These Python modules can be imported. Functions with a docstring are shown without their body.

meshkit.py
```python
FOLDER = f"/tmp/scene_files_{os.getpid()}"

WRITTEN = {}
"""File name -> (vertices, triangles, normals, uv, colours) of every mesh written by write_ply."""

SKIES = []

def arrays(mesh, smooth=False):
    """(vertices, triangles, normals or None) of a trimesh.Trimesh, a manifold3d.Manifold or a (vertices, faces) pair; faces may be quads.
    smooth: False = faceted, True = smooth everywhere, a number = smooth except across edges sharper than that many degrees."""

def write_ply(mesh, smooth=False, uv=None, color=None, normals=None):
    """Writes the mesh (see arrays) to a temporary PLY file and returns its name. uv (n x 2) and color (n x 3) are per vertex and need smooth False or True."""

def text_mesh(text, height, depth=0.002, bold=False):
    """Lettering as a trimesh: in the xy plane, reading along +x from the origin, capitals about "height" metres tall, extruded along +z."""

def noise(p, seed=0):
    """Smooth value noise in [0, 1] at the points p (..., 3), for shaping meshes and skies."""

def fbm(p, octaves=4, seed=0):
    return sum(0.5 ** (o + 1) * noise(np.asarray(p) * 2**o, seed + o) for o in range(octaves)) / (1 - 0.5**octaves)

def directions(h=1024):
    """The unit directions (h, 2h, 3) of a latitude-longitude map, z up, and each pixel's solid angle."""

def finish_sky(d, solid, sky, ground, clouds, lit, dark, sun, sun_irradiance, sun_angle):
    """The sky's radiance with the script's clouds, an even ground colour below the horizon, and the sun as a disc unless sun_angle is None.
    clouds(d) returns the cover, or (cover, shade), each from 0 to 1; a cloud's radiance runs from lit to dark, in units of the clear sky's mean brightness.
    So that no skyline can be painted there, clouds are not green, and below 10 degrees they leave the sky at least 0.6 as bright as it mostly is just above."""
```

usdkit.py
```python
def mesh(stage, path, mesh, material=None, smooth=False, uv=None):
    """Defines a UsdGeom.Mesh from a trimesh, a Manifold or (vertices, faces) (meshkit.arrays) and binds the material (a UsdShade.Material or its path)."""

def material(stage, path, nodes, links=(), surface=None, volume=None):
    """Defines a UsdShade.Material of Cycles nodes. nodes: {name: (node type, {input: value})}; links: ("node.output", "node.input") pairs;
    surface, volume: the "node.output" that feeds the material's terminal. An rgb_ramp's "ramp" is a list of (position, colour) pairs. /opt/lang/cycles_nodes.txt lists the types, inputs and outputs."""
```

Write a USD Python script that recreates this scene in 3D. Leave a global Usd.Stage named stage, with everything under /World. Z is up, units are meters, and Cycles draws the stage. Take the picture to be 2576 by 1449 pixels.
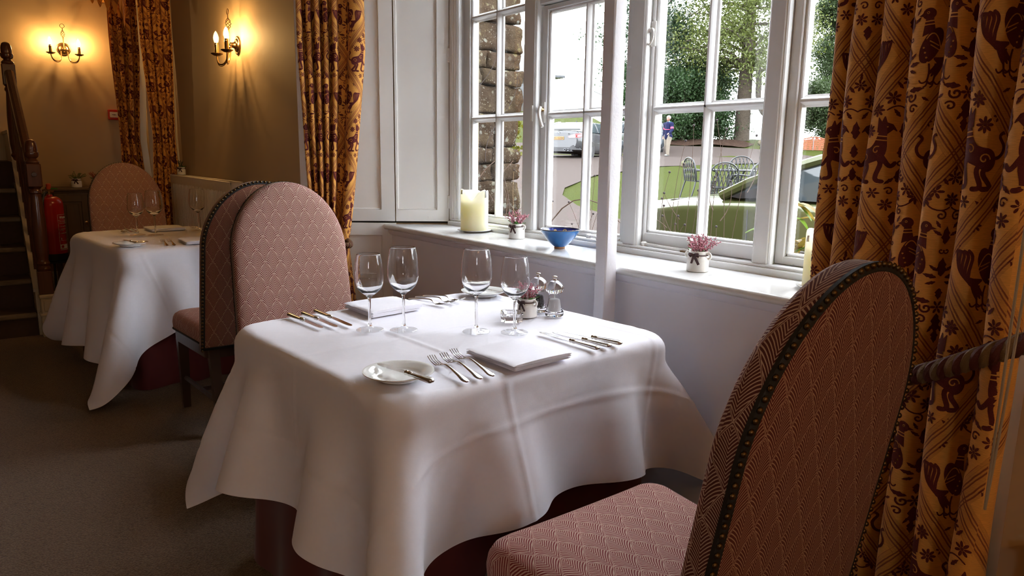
import math, random, numpy as np, trimesh, manifold3d as m3, shapely, usdkit, meshkit
from shapely import affinity
from shapely.geometry import Polygon, Point, LineString, box as sbox
from scipy import ndimage, interpolate
from pxr import Usd, UsdGeom, UsdLux, UsdShade, Gf, Sdf, Vt

PI = math.pi
stage = Usd.Stage.CreateInMemory()
UsdGeom.SetStageUpAxis(stage, UsdGeom.Tokens.z)
UsdGeom.SetStageMetersPerUnit(stage, 1.0)
stage.SetDefaultPrim(UsdGeom.Xform.Define(stage, '/World').GetPrim())
UsdGeom.Scope.Define(stage, '/World/Looks')

# ---------------------------------------------------------------- camera, sky, exposure
EXPOSURE = 0.0
SKY = 4.6
YAW, PITCH, ROLL = (math.radians(a) for a in (37.2298, 10.5142, 0.8482))
cam = UsdGeom.Camera.Define(stage, '/World/camera')
_f = np.array([math.sin(YAW) * math.cos(PITCH), math.cos(YAW) * math.cos(PITCH), -math.sin(PITCH)])
_r = np.array([math.cos(YAW), -math.sin(YAW), 0.0])
_u = np.cross(_r, _f)
_r, _u = math.cos(ROLL) * _r + math.sin(ROLL) * _u, -math.sin(ROLL) * _r + math.cos(ROLL) * _u
_m = np.eye(4); _m[0, :3], _m[1, :3], _m[2, :3], _m[3, :3] = _r, _u, -_f, (0, 0, 1.25)
cam.MakeMatrixXform().Set(Gf.Matrix4d(_m.tolist()))
cam.CreateHorizontalApertureAttr(36.0)
cam.CreateVerticalApertureAttr(36.0 * 1449 / 2576)
cam.CreateFocalLengthAttr(36.0 * 1800 / 2576)
cam.CreateClippingRangeAttr(Gf.Vec2f(0.02, 500))
cam.CreateExposureAttr(EXPOSURE)
dome = UsdLux.DomeLight.Define(stage, '/World/sky')          # an even overcast sky
dome.CreateIntensityAttr(SKY)
dome.CreateColorAttr(Gf.Vec3f(0.91, 0.925, 1.0))

# ---------------------------------------------------------------- material graphs
class Ref:
    def __init__(s, g, o): s.g, s.o = g, o
    def _b(s, t, a, b): return s.g.math(t, a, b)
    def __add__(s, x): return s._b('add', s, x)
    def __radd__(s, x): return s._b('add', x, s)
    def __sub__(s, x): return s._b('subtract', s, x)
    def __rsub__(s, x): return s._b('subtract', x, s)
    def __mul__(s, x): return s._b('multiply', s, x)
    def __rmul__(s, x): return s._b('multiply', x, s)
    def __truediv__(s, x): return s._b('divide', s, x)
    def __lt__(s, x): return s._b('less_than', s, x)
    def __gt__(s, x): return s._b('greater_than', s, x)
    def mod(s, x): return s._b('floored_modulo', s, x)
    def pw(s, x): return s._b('power', s, x)
    def abs(s): return s._b('absolute', s, 0.0)
    def fr(s): return s._b('fraction', s, 0.0)
    def sin(s): return s._b('sine', s, 0.0)
    def mn(s, x): return s._b('minimum', s, x)
    def mx(s, x): return s._b('maximum', s, x)

class G:
    def __init__(s): s.nodes, s.links, s.k = {}, [], 0
    def n(s, kind, out=None, **inp):
        s.k += 1; name = f'n{s.k}'; vals = {}
        for k, v in inp.items():
            if isinstance(v, Ref): s.links.append((v.o, f'{name}.{k}'))
            else: vals[k] = v
        s.nodes[name] = (kind, vals)
        return Ref(s, f'{name}.{out}') if out else name
    def math(s, t, a, b): return s.n('math', 'value', math_type=t, value1=a, value2=b)
    def o(s, ref, out): return Ref(s, ref.o.split('.')[0] + '.' + out)
    def obj(s): return s.n('texture_coordinate', 'object')
    def xyz(s, v):
        k = s.n('separate_xyz', vector=v); return [Ref(s, f'{k}.{c}') for c in 'xyz']
    def vec(s, x, y, z=0.0): return s.n('combine_xyz', 'vector', x=x, y=y, z=z)
    def mapv(s, v, scale=(1, 1, 1), rot=(0, 0, 0), loc=(0, 0, 0)): return s.n('mapping', 'vector', vector=v, scale=scale, rotation=rot, location=loc)
    def noise(s, v, scale, detail=3, rough=0.55, out='fac', dist=0.0): return s.n('noise_texture', out, vector=v, scale=scale, detail=detail, roughness=rough, distortion=dist)
    def vor(s, v, scale, out='distance', feature='f1', rnd=1.0): return s.n('voronoi_texture', out, vector=v, scale=scale, feature=feature, randomness=rnd)
    def mix(s, f, a, b, t='mix'): return s.n('mix_color', 'result', blend_type=t, fac=f, a=a, b=b)
    def ramp(s, f, stops): return s.n('rgb_ramp', 'color', ramp=stops, fac=f)
    def mr(s, v, a, b, c=0.0, d=1.0, t='linear'): return s.n('map_range', 'result', range_type=t, value=v, from_min=a, from_max=b, to_min=c, to_max=d, clamp=True)
    def bump(s, h, strength=0.3, dist=0.01, normal=None):
        kw = dict(normal=normal) if normal else {}
        return s.n('bump', 'normal', height=h, strength=strength, distance=dist, **kw)
    def pbr(s, **k): return s.n('principled_bsdf', 'BSDF', **k)
    def make(s, name, surf): return usdkit.material(stage, f'/World/Looks/{name}', s.nodes, s.links, surface=surf.o)

M = {}
def simple(name, col, rough=0.5, metal=0.0, var=0.0, scale=8.0, bump=0.0, bscale=60.0, bdist=0.002, **k):
    g = G(); p = g.obj(); c = col
    if var:
        c = g.mix(g.noise(p, scale, 4), tuple(x * (1 - var) for x in col), tuple(min(1, x * (1 + var)) for x in col))
    kw = dict(k)
    if bump: kw['normal'] = g.bump(g.noise(p, bscale, 4), bump, bdist)
    M[name] = g.make(name, g.pbr(base_color=c, roughness=rough, metallic=metal, **kw))
    return M[name]

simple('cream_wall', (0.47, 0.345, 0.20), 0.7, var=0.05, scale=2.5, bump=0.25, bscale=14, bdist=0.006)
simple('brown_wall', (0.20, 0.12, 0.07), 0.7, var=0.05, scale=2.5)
simple('white_wall', (0.80, 0.795, 0.86), 0.55, var=0.03, scale=3, bump=0.2, bscale=18, bdist=0.004)
simple('ceiling_paint', (0.42, 0.37, 0.31), 0.8)
simple('cream_panel', (0.83, 0.82, 0.80), 0.5, var=0.04, scale=4, bump=0.15, bscale=30, bdist=0.002)
simple('dark_gap', (0.02, 0.018, 0.015), 0.9)
simple('lilac_post', (0.78, 0.775, 0.82), 0.45, var=0.04, scale=9, bump=0.5, bscale=28, bdist=0.003)
g = G(); p = g.obj()                                             # gloss paint, a little chipped and worn
chip = g.mr(g.noise(p, 55, 5, 0.7), 0.70, 0.74)
M['white_paint'] = g.make('white_paint', g.pbr(base_color=g.mix(chip, g.mix(g.noise(p, 5, 3), (0.66, 0.66, 0.655), (0.74, 0.74, 0.735)), (0.42, 0.38, 0.33)), roughness=0.32, normal=g.bump(g.noise(p, 40, 4), 0.25, 0.002)))
simple('sill_paint', (0.74, 0.745, 0.74), 0.16, var=0.02, scale=4, bump=0.06, bscale=9, bdist=0.004)
g = G(); p = g.obj(); x, y, z = g.xyz(p)                          # brown loop-pile carpet
lp = g.vor(g.mapv(p, scale=(1.0, 1.7, 1.0), rot=(0, 0, 0.45)), 150, rnd=0.8)
cc = g.ramp(lp, [(0.0, (0.25, 0.165, 0.10)), (0.5, (0.145, 0.088, 0.05)), (1.0, (0.045, 0.025, 0.014))])
cc = g.mix(g.noise(p, 3.0, 3), cc, g.mix(0.5, cc, (0.15, 0.092, 0.055)))
M['carpet'] = g.make('carpet', g.pbr(base_color=cc, roughness=0.95, sheen_weight=0.1, normal=g.bump(lp, 0.8, -0.006)))
simple('stair_edge', (0.16, 0.115, 0.075), 0.8, var=0.25, scale=30)
simple('string_paint', (0.42, 0.35, 0.24), 0.45, var=0.15, scale=9)
simple('stair_carpet', (0.055, 0.03, 0.02), 0.95, var=0.3, scale=60, bump=0.5, bscale=150, bdist=0.003)
g = G(); p = g.obj(); x, y, z = g.xyz(p)                          # table linen
wv = g.noise(g.mapv(p, scale=(1, 1, 1)), 320, 2, 0.7)
M['linen'] = g.make('linen', g.pbr(base_color=g.mix(g.noise(p, 90, 3), (0.79, 0.785, 0.86), (0.84, 0.835, 0.90)), roughness=0.75, sheen_weight=0.15, normal=g.bump(wv, 0.12, 0.0008)))
simple('red_cloth', (0.11, 0.012, 0.015), 0.85, var=0.15, scale=30, sheen_weight=0.2)

def leaf_fabric(name, axes, red, cream, W=0.060, h=0.050, rot=0.0, k=1.0, lw=0.0):
    """Woven upholstery: pointed leaves in half-drop rows, each filled with chevrons."""
    g = G(); c = g.xyz(g.obj()); u, v = c['xyz'.index(axes[0])], c['xyz'.index(axes[1])]
    wob = g.noise(g.obj(), 60, 2)
    u = u + (wob - 0.5) * 0.0018
    if rot: u, v = u * math.cos(rot) - v * math.sin(rot), u * math.sin(rot) + v * math.cos(rot)
    de = ((u / W).fr() - 0.5).abs(); de = ((u / W).mod(1.0) - 0.5).abs(); do = ((u / W + 0.5).mod(1.0) - 0.5).abs()
    Te = h * (1.0 - (de * 2.0).pw(1.35)); To = h * (1.0 - (do * 2.0).pw(1.35))
    te = (Te - v).mod(2 * h); to = (To + h - v).mod(2 * h)
    je = v - Te + te; jo = v - To + to
    sel = je < jo
    d = sel * de + (1.0 - sel) * do; t = sel * te + (1.0 - sel) * to; T = sel * Te + (1.0 - sel) * To
    lv = T - t
    ph = (lv * 118.0 * k - d * 15.0 + d.pw(2.0) * 13.0)
    st = (ph.mod(1.0) - 0.5).abs() * 2.0
    thr = g.mr(st, 0.47 + lw, 0.62 + lw)
    e1 = t < 0.0023; e2 = (t < 0.0062) * (t > 0.0042)
    rim = e1.mx(e2); inner = t > 0.0068
    w = (thr * inner).mx(rim)
    fib = g.noise(g.mapv(g.obj(), scale=(1, 1, 1)), 700, 2, 0.6)
    w = g.mr(w + (fib - 0.5) * 0.7, 0.25, 0.75)
    col = g.mix(w, red, cream)
    M[name] = g.make(name, g.pbr(base_color=col, roughness=0.85, sheen_weight=0.08, normal=g.bump(w + fib * 0.6, 0.35, 0.0012)))
RED, CREAM = (0.125, 0.008, 0.010), (0.56, 0.385, 0.32)
leaf_fabric('fabric_front', 'xz', RED, CREAM)
leaf_fabric('fabric_rear', 'xz', (0.12, 0.012, 0.010), (0.46, 0.27, 0.16), W=0.056, h=0.052, k=1.25, lw=0.12)
leaf_fabric('fabric_seat', 'xy', (0.19, 0.012, 0.014), (0.56, 0.36, 0.29), W=0.060, h=0.042, k=1.2)
leaf_fabric('fabric_side', 'yz', (0.085, 0.012, 0.012), (0.46, 0.31, 0.23), W=0.062, h=0.050, k=1.4, lw=0.08)
simple('black_tape', (0.012, 0.010, 0.010), 0.7, bump=0.4, bscale=300, bdist=0.001)
simple('nail_brass', (0.13, 0.08, 0.035), 0.4, 1.0)
simple('dark_wood', (0.045, 0.022, 0.013), 0.35, var=0.35, scale=12)
g = G(); p = g.mapv(g.obj(), scale=(9, 9, 0.9))
M['mahogany'] = g.make('mahogany', g.pbr(base_color=g.mix(g.noise(p, 4, 5, dist=1.2), (0.045, 0.011, 0.005), (0.10, 0.032, 0.014)), roughness=0.22, coat_weight=0.3))
g = G(); p = g.mapv(g.obj(), scale=(8, 8, 0.8))
M['oak_dark'] = g.make('oak_dark', g.pbr(base_color=g.mix(g.noise(p, 5, 5, dist=1.0), (0.05, 0.026, 0.012), (0.12, 0.066, 0.03)), roughness=0.4))
simple('glass', (1, 1, 1), 0.0, ior=1.48, transmission_weight=1.0)
g = G()
M['thin_glass'] = g.make('thin_glass', g.n('mix_closure', 'closure', fac=g.n('layer_weight', 'facing', blend=0.5).pw(4.0) * 0.75 + 0.035, closure1=g.n('transparent_bsdf', 'BSDF', color=(0.965, 0.97, 0.975)), closure2=g.n('glossy_bsdf', 'BSDF', color=(1, 1, 1), roughness=0.0)))
simple('acrylic', (0.97, 0.98, 1.0), 0.02, ior=1.47, transmission_weight=1.0)
simple('steel', (0.72, 0.71, 0.69), 0.16, 1.0)
simple('silver', (0.66, 0.63, 0.58), 0.2, 1.0)
simple('porcelain', (0.80, 0.81, 0.79), 0.10, coat_weight=0.3)
simple('crock', (0.80, 0.785, 0.74), 0.2, var=0.03, scale=20, coat_weight=0.2)
g = G(); x, y, z = g.xyz(g.obj())
M['wax'] = g.make('wax', g.pbr(base_color=(0.80, 0.76, 0.55), roughness=0.38, subsurface_weight=0.5, subsurface_scale=0.02, subsurface_radius=(1, 0.8, 0.4)))
simple('wick', (0.03, 0.02, 0.02), 0.9)
simple('blue_glaze', (0.012, 0.14, 0.42), 0.14, var=0.4, scale=22, coat_weight=0.5)
simple('blue_inside', (0.03, 0.05, 0.26), 0.15, var=0.3, scale=25, coat_weight=0.5)
simple('terracotta', (0.45, 0.24, 0.12), 0.7)
simple('glaze_rim', (0.05, 0.05, 0.06), 0.3)
simple('glaze_spot', (0.62, 0.45, 0.20), 0.3)
simple('ribbon', (0.055, 0.022, 0.022), 0.6)
simple('pink_bud', (0.55, 0.22, 0.28), 0.55, var=0.3, scale=60)
simple('twig', (0.13, 0.055, 0.045), 0.8)
simple('leaf_green', (0.05, 0.17, 0.022), 0.4, var=0.3, scale=40)
simple('leaf_dark', (0.03, 0.06, 0.02), 0.5, var=0.3, scale=40)
simple('brass', (0.42, 0.27, 0.11), 0.25, 1.0, var=0.2, scale=30)
simple('brass_old', (0.16, 0.10, 0.05), 0.35, 1.0, var=0.3, scale=40)
simple('iron_white', (0.78, 0.77, 0.74), 0.4, var=0.15, scale=60)
simple('extinguisher_red', (0.42, 0.012, 0.014), 0.22, coat_weight=0.4)
simple('black_rubber', (0.012, 0.012, 0.013), 0.45)
simple('label_white', (0.75, 0.74, 0.72), 0.4)
simple('green_tag', (0.04, 0.25, 0.03), 0.5)
simple('orange_cap', (0.5, 0.07, 0.03), 0.4)
simple('radiator_paint', (0.72, 0.66, 0.54), 0.4)
simple('salt', (0.85, 0.85, 0.85), 0.8, bump=0.8, bscale=600, bdist=0.001)
simple('peppercorn', (0.035, 0.028, 0.024), 0.7, var=0.9, scale=300, bump=1.0, bscale=300, bdist=0.003)
g = G()
M['pane'] = g.make('pane', g.n('mix_closure', 'closure', fac=g.n('layer_weight', 'facing', blend=0.5).pw(5.0) * 0.6 + 0.025, closure1=g.n('transparent_bsdf', 'BSDF', color=(0.96, 0.975, 0.965)), closure2=g.n('glossy_bsdf', 'BSDF', color=(1, 1, 1), roughness=0.0)))
g = G(); M['bulb_glow'] = g.make('bulb_glow', g.n('emission', 'emission', color=(1.0, 0.59, 0.22), strength=1500.0))
g = G(); M['bulb_glass'] = g.make('bulb_glass', g.n('mix_closure', 'closure', fac=0.12, closure1=g.n('transparent_bsdf', 'BSDF', color=(1, 0.97, 0.9)), closure2=g.n('add_closure', 'closure', closure1=g.n('glossy_bsdf', 'BSDF', color=(1, 1, 1), roughness=0.02), closure2=g.n('emission', 'emission', color=(1.0, 0.66, 0.25), strength=14.0))))

# ---------------------------------------------------------------- mesh helpers
def cat(*ms):
    vs, fs, n = [], [], 0
    for m in ms:
        v, f, _ = meshkit.arrays(m)
        vs.append(v); fs.append(f + n); n += len(v)
    return np.vstack(vs), np.vstack(fs)
def xf(m, loc=(0, 0, 0), rz=0.0, rx=0.0, ry=0.0, s=1.0):
    v, f, _ = meshkit.arrays(m)
    v = v * s
    for a, (i, j) in ((rx, (1, 2)), (ry, (2, 0)), (rz, (0, 1))):
        if a:
            c, q = math.cos(a), math.sin(a); w = v.copy()
            w[:, i], w[:, j] = v[:, i] * c - v[:, j] * q, v[:, i] * q + v[:, j] * c
            v = w
    return v + np.array(loc), f
def bx(x0, x1, y0, y1, z0, z1, b=0.0):
    """A box, its edges chamfered by b."""
    if b <= 0:
        m = trimesh.creation.box(bounds=[[x0, y0, z0], [x1, y1, z1]]); return np.array(m.vertices), np.array(m.faces)
    pts = []
    for X in (x0, x1):
        for Y in (y0, y1):
            for Z in (z0, z1):
                sx, sy, sz = (b if X == x0 else -b), (b if Y == y0 else -b), (b if Z == z0 else -b)
                pts += [(X + sx, Y + sy, Z), (X + sx, Y, Z + sz), (X, Y + sy, Z + sz)]
    h = trimesh.convex.convex_hull(np.array(pts)); return np.array(h.vertices), np.array(h.faces)
def lathe(prof, n=40):
    prof = np.array(prof, float); a = np.linspace(0, 2 * PI, n, endpoint=False)
    v = np.stack([prof[:, None, 0] * np.cos(a), prof[:, None, 0] * np.sin(a), np.repeat(prof[:, 1:2], n, 1)], -1).reshape(-1, 3)
    f = []
    for i in range(len(prof) - 1):
        for j in range(n):
            k = (j + 1) % n; f.append((i * n + j, i * n + k, (i + 1) * n + k, (i + 1) * n + j))
    f = np.array(f); f = np.vstack([f[:, [0, 1, 2]], f[:, [0, 2, 3]]])
    m = trimesh.Trimesh(v, f, process=False); m.merge_vertices(); m.update_faces(m.nondegenerate_faces())
    return np.array(m.vertices), np.array(m.faces)
def smooth_prof(pts, n=40):
    p = np.array(pts, float); t = np.r_[0, np.cumsum(np.hypot(*np.diff(p, axis=0).T))]
    return np.array(interpolate.PchipInterpolator(t, p)(np.linspace(0, t[-1], n)))
def tube(path, r, n=8, caps=True):
    p = np.array(path, float); r = np.broadcast_to(np.asarray(r, float), len(p))
    t = np.gradient(p, axis=0); t /= np.linalg.norm(t, axis=1, keepdims=True) + 1e-12
    up = np.array([0, 0, 1.0]) if abs(t[0, 2]) < 0.9 else np.array([1.0, 0, 0])
    x = np.cross(t[0], up); x /= np.linalg.norm(x); X = []
    for i in range(len(p)):
        x = x - t[i] * np.dot(x, t[i]); x /= np.linalg.norm(x) + 1e-12; X.append(x)
    X = np.array(X); Y = np.cross(t, X); a = np.linspace(0, 2 * PI, n, endpoint=False)
    v = (p[:, None] + r[:, None, None] * (np.cos(a)[None, :, None] * X[:, None] + np.sin(a)[None, :, None] * Y[:, None])).reshape(-1, 3)
    f = []
    for i in range(len(p) - 1):
        for j in range(n):
            k = (j + 1) % n; f += [(i * n + j, i * n + k, (i + 1) * n + k), (i * n + j, (i + 1) * n + k, (i + 1) * n + j)]
    if caps:
        L = (len(p) - 1) * n
        for j in range(1, n - 1): f += [(0, j + 1, j), (L, L + j, L + j + 1)]
    return v, np.array(f)
def spline(pts, n=24):
    p = np.array(pts, float); t = np.r_[0, np.cumsum(np.linalg.norm(np.diff(p, axis=0), axis=1))]
    if len(p) < 3: return p[0] + (p[-1] - p[0]) * np.linspace(0, 1, n)[:, None]
    return interpolate.make_interp_spline(t, p, k=min(3, len(p) - 1))(np.linspace(0, t[-1], n))
def prism(poly, z0, z1, axis='z'):
    """A polygon extruded; axis 'x': polygon in (y, z) runs along x; axis 'y': polygon in (x, z) runs along y."""
    if not isinstance(poly, Polygon): poly = Polygon(poly)
    m = trimesh.creation.extrude_polygon(shapely.geometry.polygon.orient(poly), z1 - z0, engine='earcut')
    v = np.array(m.vertices); v[:, 2] += z0; f = np.array(m.faces)
    if axis == 'x': v = v[:, [2, 0, 1]]
    if axis == 'y': v = v[:, [0, 2, 1]]; f = f[:, ::-1]
    return v, f
def grid(P, flip=False):
    """Triangles over an (a, b, 3) array of points."""
    a, b = P.shape[:2]; i = np.arange(a * b).reshape(a, b)
    q = np.stack([i[:-1, :-1], i[1:, :-1], i[1:, 1:], i[:-1, 1:]], -1).reshape(-1, 4)
    if flip: q = q[:, ::-1]
    return P.reshape(-1, 3), np.vstack([q[:, [0, 1, 2]], q[:, [0, 2, 3]]])
def ball(c, r, sub=2, s=(1, 1, 1)):
    m = trimesh.creation.icosphere(sub, 1.0); return np.array(m.vertices) * r * np.array(s) + np.array(c), np.array(m.faces)
def cushion(outline, rings):
    """Stacked copies of a star-shaped outline: rings of (inset, height), closed at both ends."""
    o = np.array(outline, float); c = o.mean(0); d = o - c; L = np.linalg.norm(d, axis=1, keepdims=True); n = len(o)
    v = np.vstack([np.c_[c + d * np.maximum(0.0, 1 - i / L), np.full(n, z)] for i, z in rings]); f = []
    for k in range(len(rings) - 1):
        for j in range(n):
            q = (j + 1) % n; f += [(k * n + j, k * n + q, (k + 1) * n + q), (k * n + j, (k + 1) * n + q, (k + 1) * n + j)]
    return v, np.array(f)

# ---------------------------------------------------------------- prims
USED = {}
def numbered(parent, name):
    k = USED.get((parent, name), 0); USED[(parent, name)] = k + 1
    return f'{parent}/{name}' if k == 0 else f'{parent}/{name}_{k:03d}'
def tag(prim, label=None, cat=None, group=None, kind=None):
    for k, v in (('label', label), ('category', cat), ('group', group), ('kind', kind)):
        if v: prim.SetCustomDataByKey(k, v)
    return prim
def mat4(loc, rz=0.0, s=(1, 1, 1), rx=0.0):
    c, q = math.cos(rz), math.sin(rz); A = np.array([[c, q, 0], [-q, c, 0], [0, 0, 1.0]])
    if rx:
        c, q = math.cos(rx), math.sin(rx); A = np.array([[1, 0, 0], [0, c, q], [0, -q, c]]) @ A
    B = np.eye(4); B[:3, :3] = np.diag(s) @ A; B[3, :3] = loc
    return Gf.Matrix4d(B.tolist())
def thing(name, label, cat, loc=(0, 0, 0), rz=0.0, group=None, s=(1, 1, 1), kind=None, rx=0.0):
    x = UsdGeom.Xform.Define(stage, numbered('/World', name))
    x.MakeMatrixXform().Set(mat4(loc, rz, s, rx))
    tag(x.GetPrim(), label, cat, group, kind)
    return str(x.GetPath())
def obj(name, mesh, mat, parent='/World', smooth=30, label=None, cat=None, group=None, kind=None, uv=None):
    path = numbered(parent, name)
    m = usdkit.mesh(stage, path, mesh, M[mat] if isinstance(mat, str) else mat, smooth=smooth, uv=uv)
    tag(m.GetPrim(), label, cat, group, kind)
    return path
def copy(src, name, label, cat, loc, rz=0.0, group=None, s=(1, 1, 1), rx=0.0):
    p = thing(name, label, cat, loc, rz, group, s, rx=rx); q = stage.GetPrimAtPath(p)
    q.GetReferences().AddInternalReference(src); q.SetInstanceable(True)
    return p
def struct(name, mesh, mat, parent='/World', smooth=30, **k):
    return obj(name, mesh, mat, parent, smooth, kind='structure' if parent == '/World' else None, **k)
def structure(name, loc=(0, 0, 0), rz=0.0):
    p = thing(name, None, None, loc, rz, kind='structure'); return p
# ================================================================ the setting
CEIL = 2.78
struct('floor', bx(-2.8, 1.85, -2.0, 7.7, -0.12, 0.0), 'carpet')
struct('ceiling', bx(-2.8, 2.25, -2.0, 7.8, CEIL, CEIL + 0.1), 'ceiling_paint')
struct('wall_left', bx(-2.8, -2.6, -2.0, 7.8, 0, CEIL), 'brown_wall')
WB = (-1.40, -0.74, 1.15, 1.80)                                   # window opening added in the unseen back wall to let in fill light
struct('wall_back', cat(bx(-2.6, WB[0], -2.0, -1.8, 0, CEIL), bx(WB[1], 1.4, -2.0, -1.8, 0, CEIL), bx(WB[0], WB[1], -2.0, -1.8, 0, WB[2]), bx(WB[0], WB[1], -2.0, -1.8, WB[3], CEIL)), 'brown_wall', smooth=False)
struct('wall_end', bx(-2.6, 2.2, 7.6, 7.8, 0, CEIL), 'cream_wall')
def seg(poly, z0, z1): return prism(poly, z0, z1)
struct('wall_right', cat(seg([(1.4, 3.69), (2.07, 3.267), (2.07, 3.21), (2.2, 3.21), (2.2, 6.42), (1.4, 6.42)], 0, CEIL),
                         bx(1.4, 2.2, 6.42, 7.45, 0, 0.95), bx(1.4, 2.2, 6.42, 7.45, 2.35, CEIL), bx(1.4, 2.2, 7.45, 7.6, 0, CEIL),
                         ), 'cream_wall', smooth=False)
struct('wall_right', seg([(1.4, 0.40), (1.4, -1.8), (2.2, -1.8), (2.2, 0.78), (2.07, 0.78)], 0, CEIL), 'cream_wall', smooth=False)
struct('wall_bay', cat(seg([(1.79, 0.66), (2.15, 0.78), (2.15, 3.22), (2.07, 3.267), (1.79, 3.443)], 0, 0.853), bx(1.76, 2.2, 0.4, 3.7, 2.42, CEIL)), 'white_wall', smooth=False)
struct('wall_bay', seg([(1.4, 0.40), (2.07, 0.78), (2.07, 3.267), (1.4, 3.69)], 2.42, CEIL), 'cream_wall', smooth=False)
# trims at the foot of the walls
struct('baseboard_end', cat(bx(0.46, 1.39, 7.575, 7.6, 0, 0.14), bx(0.46, 1.39, 7.585, 7.6, 0.14, 0.155)), 'cream_panel')
struct('baseboard_right', cat(bx(1.375, 1.4, 3.75, 7.57, 0, 0.14), bx(1.385, 1.4, 3.75, 7.57, 0.14, 0.155)), 'cream_panel')
struct('trim_1', cat(bx(1.36, 1.4, -1.7, 0.34, 0.0, 0.60, 0.003), bx(1.345, 1.4, -1.7, 0.345, 0.60, 0.618, 0.004), bx(1.352, 1.4, -1.7, 0.34, 0.0, 0.12, 0.004)), 'cream_panel', label='low cream dado boarding on the wall beside the big curtain')

# splayed reveal: a folded panelled shutter above, a panelled dado below; local frame: s along the splay, n out of it
SD = np.array([-0.65, 0.41]) / math.hypot(0.65, 0.41); SN = np.array([-SD[1], SD[0]])
SN = SN if SN[0] < 0 else -SN
def on_splay(m):
    v, f, _ = meshkit.arrays(m); o = v.copy()
    o[:, 0], o[:, 1] = 2.06 + v[:, 0] * SD[0] + v[:, 1] * SN[0], 3.274 + v[:, 0] * SD[1] + v[:, 1] * SN[1]
    f = f[:, ::-1] if SD[0] * SN[1] - SD[1] * SN[0] < 0 else f
    return o, f
def leaf(parent, s0, s1, z0, z1, panels, stile='stile', t=0.020, mat='cream_panel', rails=None):
    """A framed leaf: stiles and rails proud of sunk panels. panels: (sa, sb, za, zb)."""
    pl = Polygon([(s0, z0), (s1, z0), (s1, z1), (s0, z1)])
    for sa, sb, za, zb in panels:
        obj('panel', on_splay(cat(bx(sa - 0.005, sb + 0.005, 0.001, 0.009, za - 0.005, zb + 0.005))), mat, parent, smooth=False)
        pl = pl.difference(sbox(sa, za, sb, zb))
    v, f = prism(pl, 0.001, t)
    v = v[:, [0, 2, 1]]; f = f[:, ::-1]
    obj('frame', on_splay((v, f)), mat, parent, smooth=False)
    for sa, sb, za, zb in panels:                                      # a small bead round each sunk panel
        b = 0.006
        obj('bead', on_splay(cat(bx(sa, sa + b, 0.008, t - 0.004, za, zb, .002), bx(sb - b, sb, 0.008, t - 0.004, za, zb, .002), bx(sa, sb, 0.008, t - 0.004, za, za + b, .002), bx(sa, sb, 0.008, t - 0.004, zb - b, zb, .002))), mat, parent, smooth=False)
sh = thing('shutter', 'white panelled folding shutter lining the splayed side of the window bay', 'shutter')
leaf(sh, 0.004, 0.284, 0.896, 2.40, [(0.066, 0.276, 0.957, 2.32)])
leaf(sh, 0.290, 0.60, 0.896, 2.40, [(0.36, 0.552, 0.957, 2.32)])
for z in (1.0, 1.75, 2.25): obj('hinge', on_splay(cat(bx(-0.002, 0.012, 0.016, 0.026, z - 0.035, z + 0.035, 0.003))), 'cream_panel', sh)
dd = structure('wall_panelling')
leaf(dd, 0.285, 0.77, 0.02, 0.886, [(0.358, 0.556, 0.30, 0.585), (0.358, 0.556, 0.60, 0.822)])
obj('panelling_board', on_splay(bx(0.60, 0.775, 0.001, 0.02, 0.886, 2.42)), 'cream_panel', dd, smooth=False)
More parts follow.
